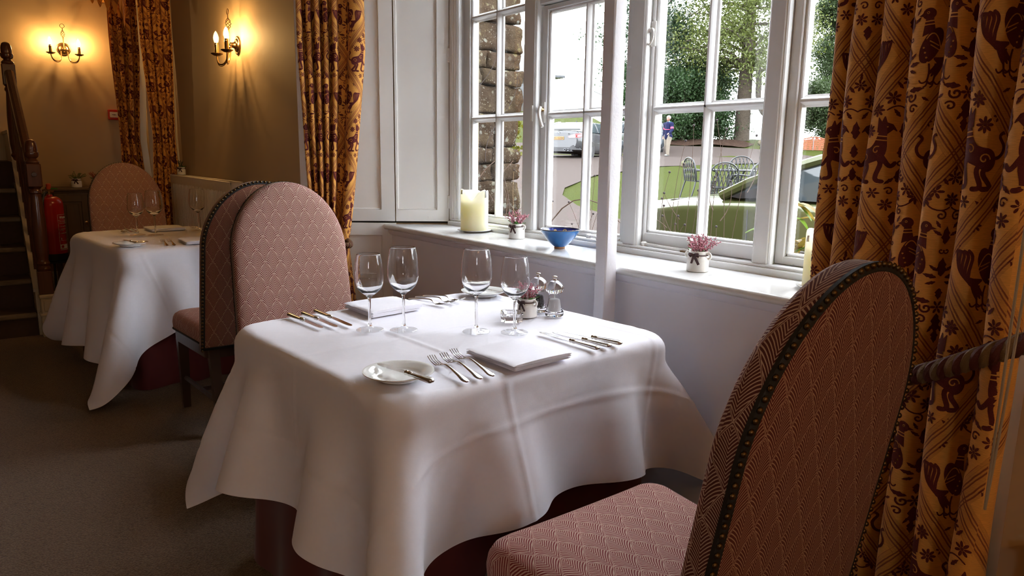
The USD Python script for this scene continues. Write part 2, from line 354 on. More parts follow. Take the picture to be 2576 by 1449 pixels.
struct('trim_2', on_splay(bx(0.0, 0.66, 0.0005, 0.004, 0.886, 0.896)), 'dark_gap', label='dark gap below the shutter')

# windowsill with a rounded nosing and a small cove below
sl = structure('windowsill')
obj('sill_board', cat(seg([(1.762, 0.655), (2.05, 0.78), (2.05, 3.26), (2.04, 3.27), (1.762, 3.445)], 0.853, 0.88)), 'sill_paint', sl, smooth=False)
a = np.linspace(-PI / 2, PI / 2, 9); nose = [(1.763, 0.880)] + [(1.763 - 0.0125 * math.cos(t), 0.8665 + 0.0135 * math.sin(t)) for t in a[::-1]] + [(1.763, 0.853)]
v, f = prism([(x, z) for x, z in nose], 0.655, 3.44, 'y'); obj('nosing', (v, f), 'sill_paint', sl, smooth=50)
cv = [(1.79, 0.853)] + [(1.771 + 0.019 * (1 - math.cos(t)), 0.853 - 0.03 * math.sin(t) * 1.0) for t in np.linspace(0, PI / 2, 7)]
obj('cove', prism(cv, 0.66, 3.435, 'y'), 'white_wall', sl, smooth=50)

# white posts and the main frame of the window
pp = thing('post', 'white painted square timber post standing in front of the windowsill', 'post')
n_ = 34; zz = np.linspace(0, CEIL, n_); rngp = np.random.default_rng(5)
cs = [(-.027, -.022), (-.022, -.027), (.022, -.027), (.027, -.022), (.027, .022), (.022, .027), (-.022, .027), (-.027, .022)]
P = np.array([[(1.7175 + x * 1.02 + 0.0012 * math.sin(9 * z + k), 1.733 + y + 0.0012 * math.cos(7 * z + k * 2), z) for k, (x, y) in enumerate(cs + cs[:1])] for z in zz])
obj('shaft', cat(grid(P), bx(1.69, 1.745, 1.706, 1.76, 0, 0.002)), 'lilac_post', pp, smooth=25)
wf = structure('window_frame')
FX0, FX1 = 2.055, 2.18
obj('bottom_rail', cat(bx(2.03, FX1, 0.74, 3.25, 0.875, 0.902, 0.004), bx(2.045, FX1, 0.74, 3.25, 0.900, 0.912, 0.003)), 'white_paint', wf)
obj('head_rail', bx(FX0, FX1, 0.74, 3.25, 2.36, 2.42, 0.004), 'white_paint', wf)
for y0, y1 in ((3.195, 3.262), (2.564, 2.643), (1.92, 1.986), (1.337, 1.393), (0.742, 0.80)):
    obj('mullion', cat(bx(FX0, FX1, y0, y1, 0.905, 2.37, 0.004), bx(FX0 + 0.004, FX0 + 0.03, y0 - 0.006, y1 + 0.006, 0.908, 2.365, 0.004)), 'white_paint', wf, smooth=20)
obj('architrave', cat(bx(2.045, 2.075, 3.222, 3.258, 0.903, 2.40, 0.006), bx(2.05, 2.075, 3.205, 3.225, 0.903, 2.40, 0.006)), 'cream_panel', wf)
GX = 2.128
def bar(a, b, horizontal, c):
    """A moulded glazing bar between a and b (along y or z), centred on c."""
    pr = [(GX + 0.005, -0.019), (GX - 0.004, -0.019), (GX - 0.010, -0.012), (GX - 0.020, -0.010), (GX - 0.030, -0.004), (GX - 0.030, 0.004), (GX - 0.020, 0.010), (GX - 0.010, 0.012), (GX - 0.004, 0.019), (GX + 0.005, 0.019)]
    if horizontal:
        v, f = prism([(x, q) for x, q in pr], a, b, 'y'); v = v + np.array([0, 0, c])
    else:
        v, f = prism([(x, q) for x, q in pr], a, b); v = v + np.array([0, c, 0])
    return v, f
def casement(n, ya, yb, glass, zs, z0, z1):
    """One light of the window: stiles, rails, glazing bars and panes. glass: (y edges low, mid, high); zs: pane rows (low, high)."""
    w = structure('window' + f'_{n}')
    g0, gm, g1 = glass; zb, zt = zs[0][0], zs[-1][1]
    F0, F1 = 2.094, 2.136
    for a, b in ((ya, g0), (g1, yb)):
        obj('stile', cat(bx(F0, F1, a + 0.001, b - 0.012 if b == g0 else b - 0.001, z0, z1, 0.003) if b == g0 else bx(F0, F1, a + 0.012, b - 0.001, z0, z1, 0.003),
                         bx(F0 + 0.008, F1, (b - 0.014) if b == g0 else a, b if b == g0 else a + 0.014, zb - 0.004, zt + 0.004, 0.004)), 'white_paint', w, smooth=20)
    obj('bottom_rail', cat(bx(F0 + 0.001, F1, ya + 0.002, yb - 0.002, z0, zb - 0.010, 0.003), bx(F0 + 0.010, F1, g0 - .01, g1 + .01, zb - 0.014, zb, 0.004)), 'white_paint', w, smooth=20)
    obj('top_rail', cat(bx(F0 + 0.001, F1, ya + 0.002, yb - 0.002, zt + 0.010, z1, 0.003), bx(F0 + 0.010, F1, g0 - .01, g1 + .01, zt, zt + 0.014, 0.004)), 'white_paint', w, smooth=20)
    obj('glazing_bar', bar(zb - 0.003, zt + 0.003, False, gm), 'white_paint', w, smooth=30)
    for (a, b), (c, d) in zip(zs[:-1], zs[1:]):
        obj('glazing_bar', bar(g0 - 0.003, g1 + 0.003, True, (b + c) / 2), 'white_paint', w, smooth=30)
    for a, b in zs:
        for y0, y1 in ((g0, gm - 0.015), (gm + 0.015, g1)):
            obj('pane', bx(GX + 0.000, GX + 0.003, y0 - 0.006, y1 + 0.006, a - 0.006, b + 0.006), 'pane', w, smooth=False)
R3 = [(0.950, 1.414), (1.446, 1.903), (1.937, 2.33)]
casement(1, 2.643, 3.197, (2.70, 2.911, 3.123), R3, 0.913, 2.36)
casement(2, 1.986, 2.564, (2.052, 2.282, 2.513), [(0.937, 1.416), (1.448, 1.862)], 0.912, 1.893)
obj('transom', bx(2.075, FX1, 1.986, 2.564, 1.897, 1.945, 0.004), 'white_paint', wf)
casement(3, 1.986, 2.564, (2.035, 2.282, 2.53), [(1.975, 2.32)], 1.947, 2.36)
casement(4, 1.393, 1.92, (1.425, 1.658, 1.893), [(0.972, 1.413), (1.447, 1.903), (1.937, 2.33)], 0.913, 2.36)
casement(5, 0.80, 1.337, (0.846, 1.068, 1.290), R3, 0.913, 2.36)

# second window, down the room, behind its curtains
w2 = structure('window_6')
obj('frame', cat(bx(2.0, 2.1, 6.42, 6.50, 0.95, 2.35, .004), bx(2.0, 2.1, 7.37, 7.45, 0.95, 2.35, .004), bx(2.0, 2.1, 6.42, 7.45, 0.95, 1.02, .004), bx(2.0, 2.1, 6.42, 7.45, 2.28, 2.35, .004), bx(2.02, 2.08, 6.92, 6.95, 1.0, 2.3, .004), bx(2.02, 2.08, 6.45, 7.42, 1.62, 1.66, .004)), 'white_paint', w2)
obj('pane', bx(2.045, 2.05, 6.48, 7.40, 1.0, 2.3), 'pane', w2, smooth=False)
obj('sill_board', bx(1.37, 2.02, 6.42, 7.45, 0.95, 0.975, .005), 'white_paint', w2)

w7 = structure('window_7')  # added frame and glass for the fill-light opening, never in view
obj('frame', cat(bx(WB[0], WB[0] + .06, -1.96, -1.88, WB[2], WB[3], .003), bx(WB[1] - .06, WB[1], -1.96, -1.88, WB[2], WB[3], .003), bx(WB[0], WB[1], -1.96, -1.88, WB[2], WB[2] + .06, .003), bx(WB[0], WB[1], -1.96, -1.88, WB[3] - .06, WB[3], .003), bx(-1.09, -1.05, -1.94, -1.90, WB[2], WB[3], .003), bx(WB[0], WB[1], -1.94, -1.90, 1.46, 1.49, .003)), 'white_paint', w7)
obj('pane', bx(WB[0] + .05, WB[1] - .05, -1.922, -1.918, WB[2] + .05, WB[3] - .05), 'pane', w7, smooth=False)

# ---------------------------------------------------------------- staircase
st = structure('staircase')
NY, NZ, GO, RI = 5.692, 0.159, 0.23, 0.197
for i in range(5):
    y, z = NY + GO * i, NZ + RI * i
    obj('riser', bx(-1.1, 0.300, y + 0.012, y + 0.06, z - (RI if i else NZ), z - 0.02), 'stair_carpet', st)
    obj('tread', bx(-1.1, 0.300, y + 0.02, y + GO + 0.05, z - 0.03, z - 0.001), 'stair_carpet', st)
    obj('nosing', bx(-1.1, 0.300, y - 0.012, y + 0.022, z - 0.034, z, 0.008), 'oak_dark' if i == 9 else 'stair_edge' , st)
obj('landing', bx(-1.1, 0.45, NY + GO * 5 + 0.01, 7.6, 0.9, NZ + RI * 5 - 0.001), 'stair_carpet', st)
obj('landing_riser', bx(-1.1, 0.30, NY + GO * 5 + 0.012, NY + GO * 5 + 0.05, 0.86, NZ + RI * 5 - 0.02), 'stair_carpet', st)
sy = lambda z: NY + (z - NZ) / RI * GO
q = [(5.70, 0.30), (5.70, 0.0), (7.6, 0.0), (7.6, 1.36), (6.82, 1.36), (6.75, 1.29)]
obj('string', prism(q, 0.302, 0.336, 'x'), 'string_paint', st, smooth=False)
obj('string_cap', prism([(5.69, 0.30), (6.75, 1.29), (6.82, 1.36), (7.6, 1.36), (7.6, 1.385), (6.81, 1.385), (6.73, 1.315), (5.68, 0.325)], 0.292, 0.346, 'x'), 'string_paint', st, smooth=False)
# pedestal below the first newel
obj('pedestal', cat(bx(0.318, 0.452, 5.612, 5.74, 0.0, 0.150, 0.004), bx(0.310, 0.458, 5.604, 5.75, 0.142, 0.160, 0.006), bx(0.322, 0.448, 5.616, 5.735, 0.155, 0.268, 0.004), bx(0.314, 0.452, 5.608, 5.745, 0.262, 0.285, 0.006), bx(0.335, 0.435, 5.607, 5.62, 0.03, 0.125, 0.003), bx(0.338, 0.43, 5.611, 5.62, 0.175, 0.25, 0.003)), 'string_paint', st)
def newel(name, x, y, z0, label):
    t = thing(name, label, 'newel post', (x, y, z0), kind=None)
    obj('base_block', bx(-0.042, 0.042, -0.042, 0.042, 0, 0.155, 0.004), 'mahogany', t)
    obj('shaft', lathe(smooth_prof([(0.0, 0.15), (0.036, 0.152), (0.043, 0.17), (0.036, 0.188), (0.042, 0.205), (0.034, 0.225), (0.041, 0.30), (0.041, 0.45), (0.034, 0.60), (0.03, 0.665), (0.037, 0.675), (0.037, 0.69), (0.03, 0.70), (0.04, 0.715), (0.0, 0.717)], 70), 24), 'mahogany', t)
    obj('block', bx(-0.042, 0.042, -0.042, 0.042, 0.712, 0.865, 0.006), 'mahogany', t)
    obj('peg', lathe([(0, 0.0), (0.016, 0.0), (0.015, 0.007), (0.0, 0.009)], 16) if False else xf(lathe([(0, 0.0), (0.016, 0.0), (0.014, 0.008), (0.0, 0.010)], 16), (0.0, -0.041, 0.795), rx=PI / 2), 'dark_wood', t)
    obj('finial', lathe(smooth_prof([(0.0, 0.863), (0.036, 0.865), (0.040, 0.875), (0.030, 0.888), (0.024, 0.897), (0.035, 0.906), (0.041, 0.925), (0.041, 0.937), (0.035, 0.94), (0.0355, 0.96), (0.032, 0.99), (0.022, 1.012), (0.0, 1.02)], 60), 28), 'mahogany', t)
    return t
newel('newel_post', 0.362, 5.68, 0.286, 'turned mahogany newel post with acorn top at the foot of the stairs')
newel('newel_post', 0.333, 6.60, 0.99, 'upper mahogany newel post where the handrail ends')
hr = thing('handrail', 'dark sloping mahogany handrail and balusters of the staircase', 'handrail')
hp = np.array([(0.356, 5.743, 1.117), (0.3338, 6.537, 1.784)]); d_ = (hp[1] - hp[0])
sec = np.array([(-.026, -.03), (.026, -.03), (.03, -.005), (.026, .018), (.012, .03), (-.012, .03), (-.026, .018), (-.03, -.005), (-.026, -.03)])
nn = np.array([0, -d_[2], d_[1]]) / np.hypot(d_[1], d_[2])
P = np.array([[p + np.array([1, 0, 0]) * a + nn * b for a, b in sec] for p in hp])
obj('rail', grid(P), 'mahogany', hr)
for i in range(7):
    y = 5.80 + i * 0.113; zb = 0.325 + (y - 5.68) * 0.943; zt = 1.10 + (y - 5.72) * 0.805
    L = zt - zb
    obj('baluster', xf(lathe(smooth_prof([(0.0, 0), (0.016, 0.0), (0.016, L * .2), (0.02, L * .23), (0.011, L * .27), (0.018, L * .45), (0.012, L * .72), (0.019, L * .76), (0.016, L * .8), (0.016, L), (0, L)], 30), 10), (0.330, y, zb)), 'mahogany', hr)
# ================================================================ tables, cloths, chairs
TOP = 0.745
def solid(X, a, b, r, rc=0.045):
    """The table as a rounded block reaching to the floor: which points are inside, the way out and how far."""
    q2 = np.stack([np.abs(X[..., 0]) - (a - rc), np.abs(X[..., 1]) - (b - rc)], -1); o2 = np.maximum(q2, 0); l2 = np.linalg.norm(o2, axis=-1)
    pl = l2 + np.minimum(q2.max(-1), 0) - rc + r                     # distance beyond the inner outline
    n2 = np.where((l2 > 1e-9)[..., None], o2 / (l2[..., None] + 1e-12), np.eye(2)[np.argmax(q2, -1)]) * np.sign(X[..., :2])
    Q = np.stack([pl, X[..., 2] - (TOP - r)], -1); out = np.maximum(Q, 0); dl = np.linalg.norm(out, axis=-1); inside = dl < 1e-9; hit = (dl < r)
    w2 = np.where(inside[..., None], np.eye(2)[np.argmax(Q, -1)], out / (dl[..., None] + 1e-12))
    N = np.concatenate([n2 * w2[..., :1], w2[..., 1:]], -1)
    dep = np.where(inside, r - Q.max(-1), r - dl)
    return hit, N, dep
def drape(nx, ny, sx, sy, a, b, ox, oy, rot, steps=260, seed=0, floor=0.02, edge=0.012, up=4, stiff=0.13, hard=()):
    """A cloth sheet sx by sy laid over a table of half sizes a, b (top at TOP), let fall and settle; returns a finer (n, m, 3) array."""
    rng = np.random.default_rng(seed)
    u = np.linspace(-sx / 2, sx / 2, nx); v = np.linspace(-sy / 2, sy / 2, ny)
    U, V = np.meshgrid(u, v, indexing='ij'); c, q = math.cos(rot), math.sin(rot)
    X = np.stack([U * c - V * q + ox, U * q + V * c + oy, np.full_like(U, TOP + 0.004)], -1)
    X[..., 2] += 0.004 * meshkit.fbm(np.stack([U * 5, V * 5, U * 0 + seed], -1), 3, seed)
    Pv = X.copy(); hx, hy = sx / (nx - 1), sy / (ny - 1); dt = 1 / 60
    def pair(A, i0, j0, di, dj, L, k, si, sj):
        n, m = A.shape[:2]
        p = A[i0:n - di:si, j0 if dj >= 0 else j0 - dj:m - dj if dj > 0 else m:sj]
        w = A[i0 + di:n:si, (j0 + dj if dj >= 0 else j0):m + (0 if dj >= 0 else dj):sj]
        n2, m2 = min(p.shape[0], w.shape[0]), min(p.shape[1], w.shape[1]); p, w = p[:n2, :m2], w[:n2, :m2]
        d = w - p; l = np.sqrt((d * d).sum(-1, keepdims=True)) + 1e-9; e = d * (0.5 * k * (l - L) / l)
        p += e; w -= e
    diag = math.hypot(hx, hy)
    for it in range(steps):
        vel = (X - Pv) * 0.985; Pv = X.copy(); X = X + vel; X[..., 2] -= 4.0 * dt * dt
        for k in range(18):
            for s in (0, 1):
                pair(X, s, 0, 1, 0, hx, 1, 2, 1); pair(X, 0, s, 0, 1, hy, 1, 1, 2)
            for s in (0, 1):
                pair(X, s, 0, 1, 1, diag, 0.5, 2, 1); pair(X, s, 0, 1, -1, diag, 0.5, 2, 1)
            if k % 3 == 0:
                for D, kk in ((2, stiff), (5, stiff * 0.8)):
                    for s in range(0, 2 * D):
                        pair(X, s, 0, D, 0, D * hx, kk, 2 * D, 1); pair(X, 0, s, 0, D, D * hy, kk, 1, 2 * D)
        hit, N, dep = solid(X, a, b, edge)
        X = np.where(hit[..., None], X + N * dep[..., None], X)
        Pv = np.where(hit[..., None], X - (X - Pv) * 0.1, Pv)
        low = X[..., 2] < floor; X[..., 2] = np.where(low, floor, X[..., 2])
        for f in hard: X, Pv = f(X, Pv)
    n2, m2 = (nx - 1) * up + 1, (ny - 1) * up + 1
    ii, jj = np.meshgrid(np.linspace(0, nx - 1, n2), np.linspace(0, ny - 1, m2), indexing='ij')
    S = ndimage.gaussian_filter(X, (0.5, 0.5, 0), mode='nearest')
    P = np.stack([ndimage.map_coordinates(S[..., k], [ii, jj], order=3, mode='nearest') for k in range(3)], -1)
    for k in range(14):
        P = ndimage.gaussian_filter(P, (1.0, 1.0, 0), mode='nearest')
        hit, N, dep = solid(P, a, b, edge, 0.06); P = np.where(hit[..., None], P + N * np.minimum(dep, 0.006)[..., None], P)
    P = ndimage.gaussian_filter(P, (1.0, 1.0, 0), mode='nearest')
    return P, ii / (nx - 1), jj / (ny - 1)
def normals(P):
    n = np.cross(np.gradient(P, axis=0), np.gradient(P, axis=1)); return n / (np.linalg.norm(n, axis=-1, keepdims=True) + 1e-12)
def creased(P, ii, jj, seed, folds_i, folds_j, amp=0.0026):
    """Ironed folds and soft rumples pressed into a settled cloth."""
    N = normals(P); sgn = np.where(N[P.shape[0] // 2, P.shape[1] // 2, 2] < 0, -1, 1); h = np.zeros(ii.shape)
    for k, (f, s) in enumerate(folds_i):
        t = ii - f + 0.0008 * np.sin(9 * jj + k); h += s * amp * (np.exp(-(t / 0.0052) ** 2) - 0.5 * np.exp(-(t / 0.018) ** 2))
    for k, (f, s) in enumerate(folds_j):
        t = jj - f + 0.0008 * np.sin(7 * ii + k); h += s * amp * (np.exp(-(t / 0.0052) ** 2) - 0.5 * np.exp(-(t / 0.018) ** 2))
    q = np.stack([ii * 7, jj * 7, ii * 0 + seed], -1); h += 0.0018 * (meshkit.fbm(q, 3, seed) - 0.5)
    q = np.stack([ii * 20 + 3 * meshkit.noise(q, 3), jj * 34, ii * 0], -1); h += 0.0016 * (meshkit.fbm(q, 3, seed + 7) - 0.5)
    return P + N * (h * sgn)[..., None] + np.array([0, 0, 0.0012])
def to_world(P, x, y, rz):
    c, q = math.cos(rz), math.sin(rz); W = P.copy(); W[..., 0], W[..., 1] = x + P[..., 0] * c - P[..., 1] * q, y + P[..., 0] * q + P[..., 1] * c; return W
def cloth_mesh(P, name, label, t=0.0011):
    N = normals(P); s = 1 if N[P.shape[0] // 2, P.shape[1] // 2, 2] > 0 else -1
    B = P - N * s * t; va, fa = grid(P, flip=s < 0); vb, fb = grid(B, flip=s > 0)
    n, m = P.shape[:2]; i = np.arange(n * m).reshape(n, m); rim = np.r_[i[0, :], i[1:, -1], i[-1, -2::-1], i[-2:0:-1, 0]]; nxt = np.roll(rim, -1); k = n * m
    fr = np.vstack([np.c_[rim, nxt, nxt + k], np.c_[rim, nxt + k, rim + k]]); fr = fr if s < 0 else fr[:, ::-1]
    return obj(name, (np.vstack([va, vb]), np.vstack([fa, fb + k, fr])), 'linen', smooth=50, label=label, cat='tablecloth')
def undercloth(x, y, rz, a, b, label, seed):
    """Floor-length red cloth below the white one, falling in soft flutes."""
    rng = np.random.default_rng(seed); n = 420; per = []
    o = LineString(sbox(.11 - a, .11 - b, a - .11, b - .11).buffer(0.08).exterior.coords); L = o.length; pts = np.array([o.interpolate(t * L).coords[0] for t in np.linspace(0, 1, n)])
    t = np.linspace(0, 1, n); w = 0.5 + 0.5 * np.sin(2 * PI * 13 * t + 1.3 * np.sin(2 * PI * 3 * t + seed)); nor = pts / np.linalg.norm(pts, axis=1, keepdims=True)
    rows = []
    for z in np.linspace(TOP - 0.016, 0.004, 26):
        k = (TOP - z) / TOP; rows.append(np.c_[pts + nor * ((w * 0.045 + 0.008) * np.clip(k * 1.25 - 0.45, 0, 1) ** 1.0)[:, None], np.full(n, z)])
    P = np.array(rows); P[:, -1] = P[:, 0]
    P = np.vstack([np.array([np.c_[pts * s, np.full(n, TOP - 0.0145)] for s in (0.0, 0.5, 0.98)]), P])
    W = to_world(P, x, y, rz); v, f = grid(W)
    return obj('undercloth', (v, f), 'red_cloth', smooth=50, label=label, cat='tablecloth')
def table(x, y, rz, a, b, label):
    t = thing('dining_table', label, 'table', (x, y, 0), rz)
    obj('tabletop', prism(sbox(.115 - a, .115 - b, a - .115, b - .115).buffer(0.08), TOP - 0.045, TOP - 0.017), 'dark_wood', t)
    for sx in (-1, 1):
        for sy_ in (-1, 1): obj('leg', bx(sx * (a - 0.085) - .03, sx * (a - 0.085) + .03, sy_ * (b - 0.085) - .03, sy_ * (b - 0.085) + .03, 0, TOP - 0.046, 0.003), 'dark_wood', t)
def flare(X, Pv):
    """The stiff linen stands away from the table at the two front corners."""
    for sx, px, py, k in ((1, 0.93, -0.36, 1.0), (-1, -0.55, -0.83, 0.9)):
        w = np.clip((sx * X[..., 0] - 0.40) / 0.1, 0, 1) * np.clip((-X[..., 1] - 0.36) / 0.1, 0, 1) * (X[..., 2] < TOP - 0.03)
        X[..., 0] += w * px * k / 3600; X[..., 1] += w * py * k / 3600
    return X, Pv
T1 = (1.088, 1.735, math.radians(4.3), 0.475, 0.445)
table(*T1, 'square dining table hidden under the white cloth nearest the window post')
undercloth(*T1, 'dark red floor length cloth under the near white tablecloth', 1)
P, ii, jj = drape(64, 60, 1.67, 1.54, T1[3] + 0.006, T1[4] + 0.006, -0.028, 0.0, math.radians(-1.5), seed=3, hard=(flare,))
P = creased(P, ii, jj, 3, [(0.426, 1), (0.75, 1), (0.115, -1)], [(0.5, 1), (0.16, 1), (0.80, -1)])
cloth_mesh(to_world(P, *T1[:3]), 'tablecloth', 'white linen cloth on the near table laid with four wine glasses')
def by_wall(X, Pv):
    c, q = math.cos(T2[2]), math.sin(T2[2]); lim = np.where(X[..., 1] > -0.1, 0.382, 0.465)
    lim = (lim + X[..., 1] * q) / c + 1.6 * np.maximum(0, X[..., 2] - (TOP - 0.22)); hit = X[..., 0] > lim
    X[..., 0] = np.minimum(X[..., 0], lim); Pv[..., 0] = np.where(hit, X[..., 0], Pv[..., 0]); return X, Pv
T2 = (0.90, 4.62, math.radians(6.0), 0.372, 0.56)
table(*T2, 'far dining table under the white cloth by the radiator')
undercloth(*T2, 'dark red floor length cloth under the far white tablecloth', 5)
P, ii, jj = drape(52, 62, 1.42, 1.92, T2[3] + 0.006, T2[4] + 0.006, -0.10, -0.01, math.radians(1.0), seed=8, up=3, hard=(by_wall,))
P = creased(P, ii, jj, 8, [(0.5, 1), (0.25, -1)], [(0.5, 1), (0.25, 1)])
cloth_mesh(to_world(P, *T2[:3]), 'tablecloth', 'white linen cloth on the far table by the radiator')

# ---------------------------------------------------------------- upholstered arch-backed chairs
CA, CB, CZ, CR = 0.235, 0.273, 1.107, math.radians(9.4)
def arch(a, b, z1, z0, n=46):
    h = b * (1 - np.cos(np.linspace(0, PI / 2, n))); w = a * np.sqrt(np.clip(1 - ((b - h) / b) ** 1.85, 0, 1))
    left = [(-x, z1 - q) for x, q in zip(w, h)]; side = [(-a - 0.010 * k, z1 - b - (z1 - b - z0) * k) for k in np.linspace(0.08, 1, 12)]
    half = left + side
    return np.array(half[::-1] + [(-x, z) for x, z in half[1:]])
def raked(v, base=-0.26):
    """(x, depth forward, z) of the upright back, leaned back about z = 0.41."""
    o = np.array(v, float); o[:, 1] = base + v[:, 1] - (v[:, 2] - 0.41) * math.tan(CR); return o
def back_layer(a, b, zt, zb, rings, n=46):
    """The arch outline inset ring by ring: rings of (inset, depth)."""
    vs = []
    for ins, dep in rings:
        o = arch(max(a - ins, 0.004), max(b - ins, 0.004), zt - ins, min(zb + ins, zt - b - .02) if ins < 0.2 else zt - b - 0.05, n)
        if ins > 0.05:
            o0 = arch(a, b, zt, zb, n); c = np.array([0, (zt + zb) / 2]); L = np.linalg.norm(o0 - c, axis=1, keepdims=True); o = c + (o0 - c) * np.maximum(0, 1 - ins / L)
        vs.append(np.c_[o[:, 0], np.full(len(o), dep), o[:, 1]])
    m = len(vs[0]); f = []
    for k in range(len(vs) - 1):
        for j in range(m):
            q = (j + 1) % m; f += [(k * m + j, (k + 1) * m + q, k * m + q), (k * m + j, (k + 1) * m + j, (k + 1) * m + q)]
    return raked(np.vstack(vs)), np.array(f)
def make_chair(label, loc, rz, s, group):
    t = thing('dining_chair', label, 'chair', loc, rz, group, s)
    zb = 0.385
    obj('back_cushion', back_layer(CA, CB, CZ, zb, [(0.0, 0.044), (0.004, 0.052), (0.012, 0.058), (0.03, 0.064), (0.07, 0.069), (0.13, 0.072), (0.20, 0.073), (9, 0.073)]), 'fabric_front', t, smooth=60)
    obj('back_border', back_layer(CA, CB, CZ, zb, [(0.006, 0.004), (0.0, 0.010), (0.0, 0.044)]), 'fabric_side', t, smooth=60)
    obj('back_panel', back_layer(CA, CB, CZ, zb, [(0.006, 0.004), (0.010, 0.001), (0.03, -0.003), (0.10, -0.006), (0.2, -0.007), (9, -0.007)], 46), 'fabric_rear', t, smooth=60)
    tp = back_layer(CA, CB, CZ, zb, [(0.001, 0.0125), (-0.0012, 0.0115), (-0.0012, 0.0055), (0.004, 0.0015), (0.011, -0.0005), (0.013, 0.0005)])
    obj('tape', tp, 'black_tape', t, smooth=40)
    o = arch(CA - 0.002, CB - 0.002, CZ - 0.002, zb); ln = LineString(o); n = int(ln.length / 0.0158)
    nm = trimesh.creation.icosphere(1, 1.0); nv = np.array(nm.vertices); keep = np.array(nm.faces)[(nv[np.array(nm.faces)][:, :, 1].max(1) <= 0.3)]
    for k in range(n + 1):
        x, z = ln.interpolate(k / n, normalized=True).coords[0]
        c = raked(np.array([[x, 0.0022, z]]))[0]
        obj('nail', (nv * np.array([0.0052, 0.0048, 0.0052]) + c, keep), 'nail_brass', t, smooth=True)
    # seat: a trapezoid pad with rounded corners
    so = np.array(Polygon([(-0.222, -0.235), (0.222, -0.235), (0.262, 0.245), (-0.262, 0.245)]).buffer(-0.05).buffer(0.05, quad_segs=8).segmentize(0.03).exterior.coords)[:-1]
    obj('seat', cushion(so, [(0.30, 0.395), (0.0, 0.395), (-0.004, 0.405), (-0.006, 0.43), (-0.002, 0.452), (0.008, 0.468), (0.025, 0.478), (0.06, 0.486), (0.12, 0.491), (0.19, 0.4935), (9, 0.494)]), 'fabric_seat', t, smooth=60)
    obj('piping', tube(np.r_[[(x * 1.012, y * 1.012, 0.398) for x, y in so], [(so[0][0] * 1.012, so[0][1] * 1.012, 0.398)]], 0.0045, 6), 'black_tape', t)
    obj('seat_frame', cushion(so * 0.985, [(9, 0.34), (0.0, 0.34), (0.0, 0.394), (9, 0.394)]), 'dark_wood', t, smooth=20)
    def leg(x0, y0, x1, y1, z1, w0, w1):
        P = []
        for k in (0, 1):
            x, y, z, w = (x0, y0, 0.0, w0) if k == 0 else (x1, y1, z1, w1)
            P.append([(x - w, y - w, z), (x + w, y - w, z), (x + w, y + w, z), (x - w, y + w, z), (x - w, y - w, z)])
        v, f = grid(np.array(P)); return v, f
    for sx in (-1, 1):
        obj('leg', leg(sx * 0.225, 0.205, sx * 0.225, 0.205, 0.345, 0.016, 0.023), 'dark_wood', t, smooth=False)
        obj('leg', leg(sx * 0.19, -0.285, sx * 0.19, -0.21, 0.39, 0.016, 0.022), 'dark_wood', t, smooth=False)
        obj('stretcher', tube([(sx * 0.193, -0.258, 0.15), (sx * 0.224, 0.205, 0.15)], 0.011, 6), 'dark_wood', t)
    obj('stretcher', tube([(-0.21, -0.03, 0.15), (0.21, -0.03, 0.15)], 0.011, 6), 'dark_wood', t)
    return t
GRP = None
ch1 = make_chair('nearest upholstered chair, its nail-trimmed back to the viewer, beside the big curtain', (1.024, 0.86, 0), 0.0, (1, 1, 1), GRP)
copy(ch1, 'dining_chair', 'upholstered chair facing the viewer across the near table', 'chair', (1.045, 2.62, 0), PI + math.radians(-2), GRP, (1.0, 1, 1.018))
copy(ch1, 'dining_chair', 'upholstered chair back to back with another, drawn up to the far table', 'chair', (1.0, 3.46, 0), math.radians(0), GRP, (1.03, 1, 1.017))
copy(ch1, 'dining_chair', 'dim upholstered chair beyond the far table in front of the dark cabinet', 'chair', (0.935, 5.50, 0), PI + math.radians(4), GRP, (1.03, 1, 1.045))
# ================================================================ curtains: a printed cloth, its motif kept as a distance field on the weave
TW, TH = 0.29, 0.39
def petals(c, r, n, w=0.42, a0=0.0):
    out = [Point(c).buffer(r * 0.22)]
    for k in range(n):
        e = affinity.scale(Point(0, 0).buffer(1, 8), r * 0.40, r * w * 0.46); e = affinity.translate(e, r * 0.62, 0)
        out.append(affinity.translate(affinity.rotate(e, math.degrees(a0 + 2 * PI * k / n), origin=(0, 0)), *c))
    return out
def leafp(c, L, ang, w=0.32):
    t = np.linspace(0, 1, 9); y = w * L * np.sin(PI * t ** 0.8); pts = [(L * a, b * 0.5 * (1 + 0.25 * math.sin(20 * a))) for a, b in zip(t, y)] + [(L * a, -b * 0.5 * (1 + 0.25 * math.sin(20 * a + 1))) for a, b in zip(t[::-1], y[::-1])]
    return affinity.translate(affinity.rotate(Polygon(pts).buffer(0), ang, origin=(0, 0)), *c)
def curve(pts, w): return LineString(spline(np.array(pts, float), 22)).buffer(w, 4)
def curl(c, r, a0, turns, w, d=1):
    t = np.linspace(0, 1, 26); rr = r * (1 - 0.8 * t); a = a0 + d * 2 * PI * turns * t
    return LineString(np.c_[c[0] + rr * np.cos(a), c[1] + rr * np.sin(a)]).buffer(w, 3)
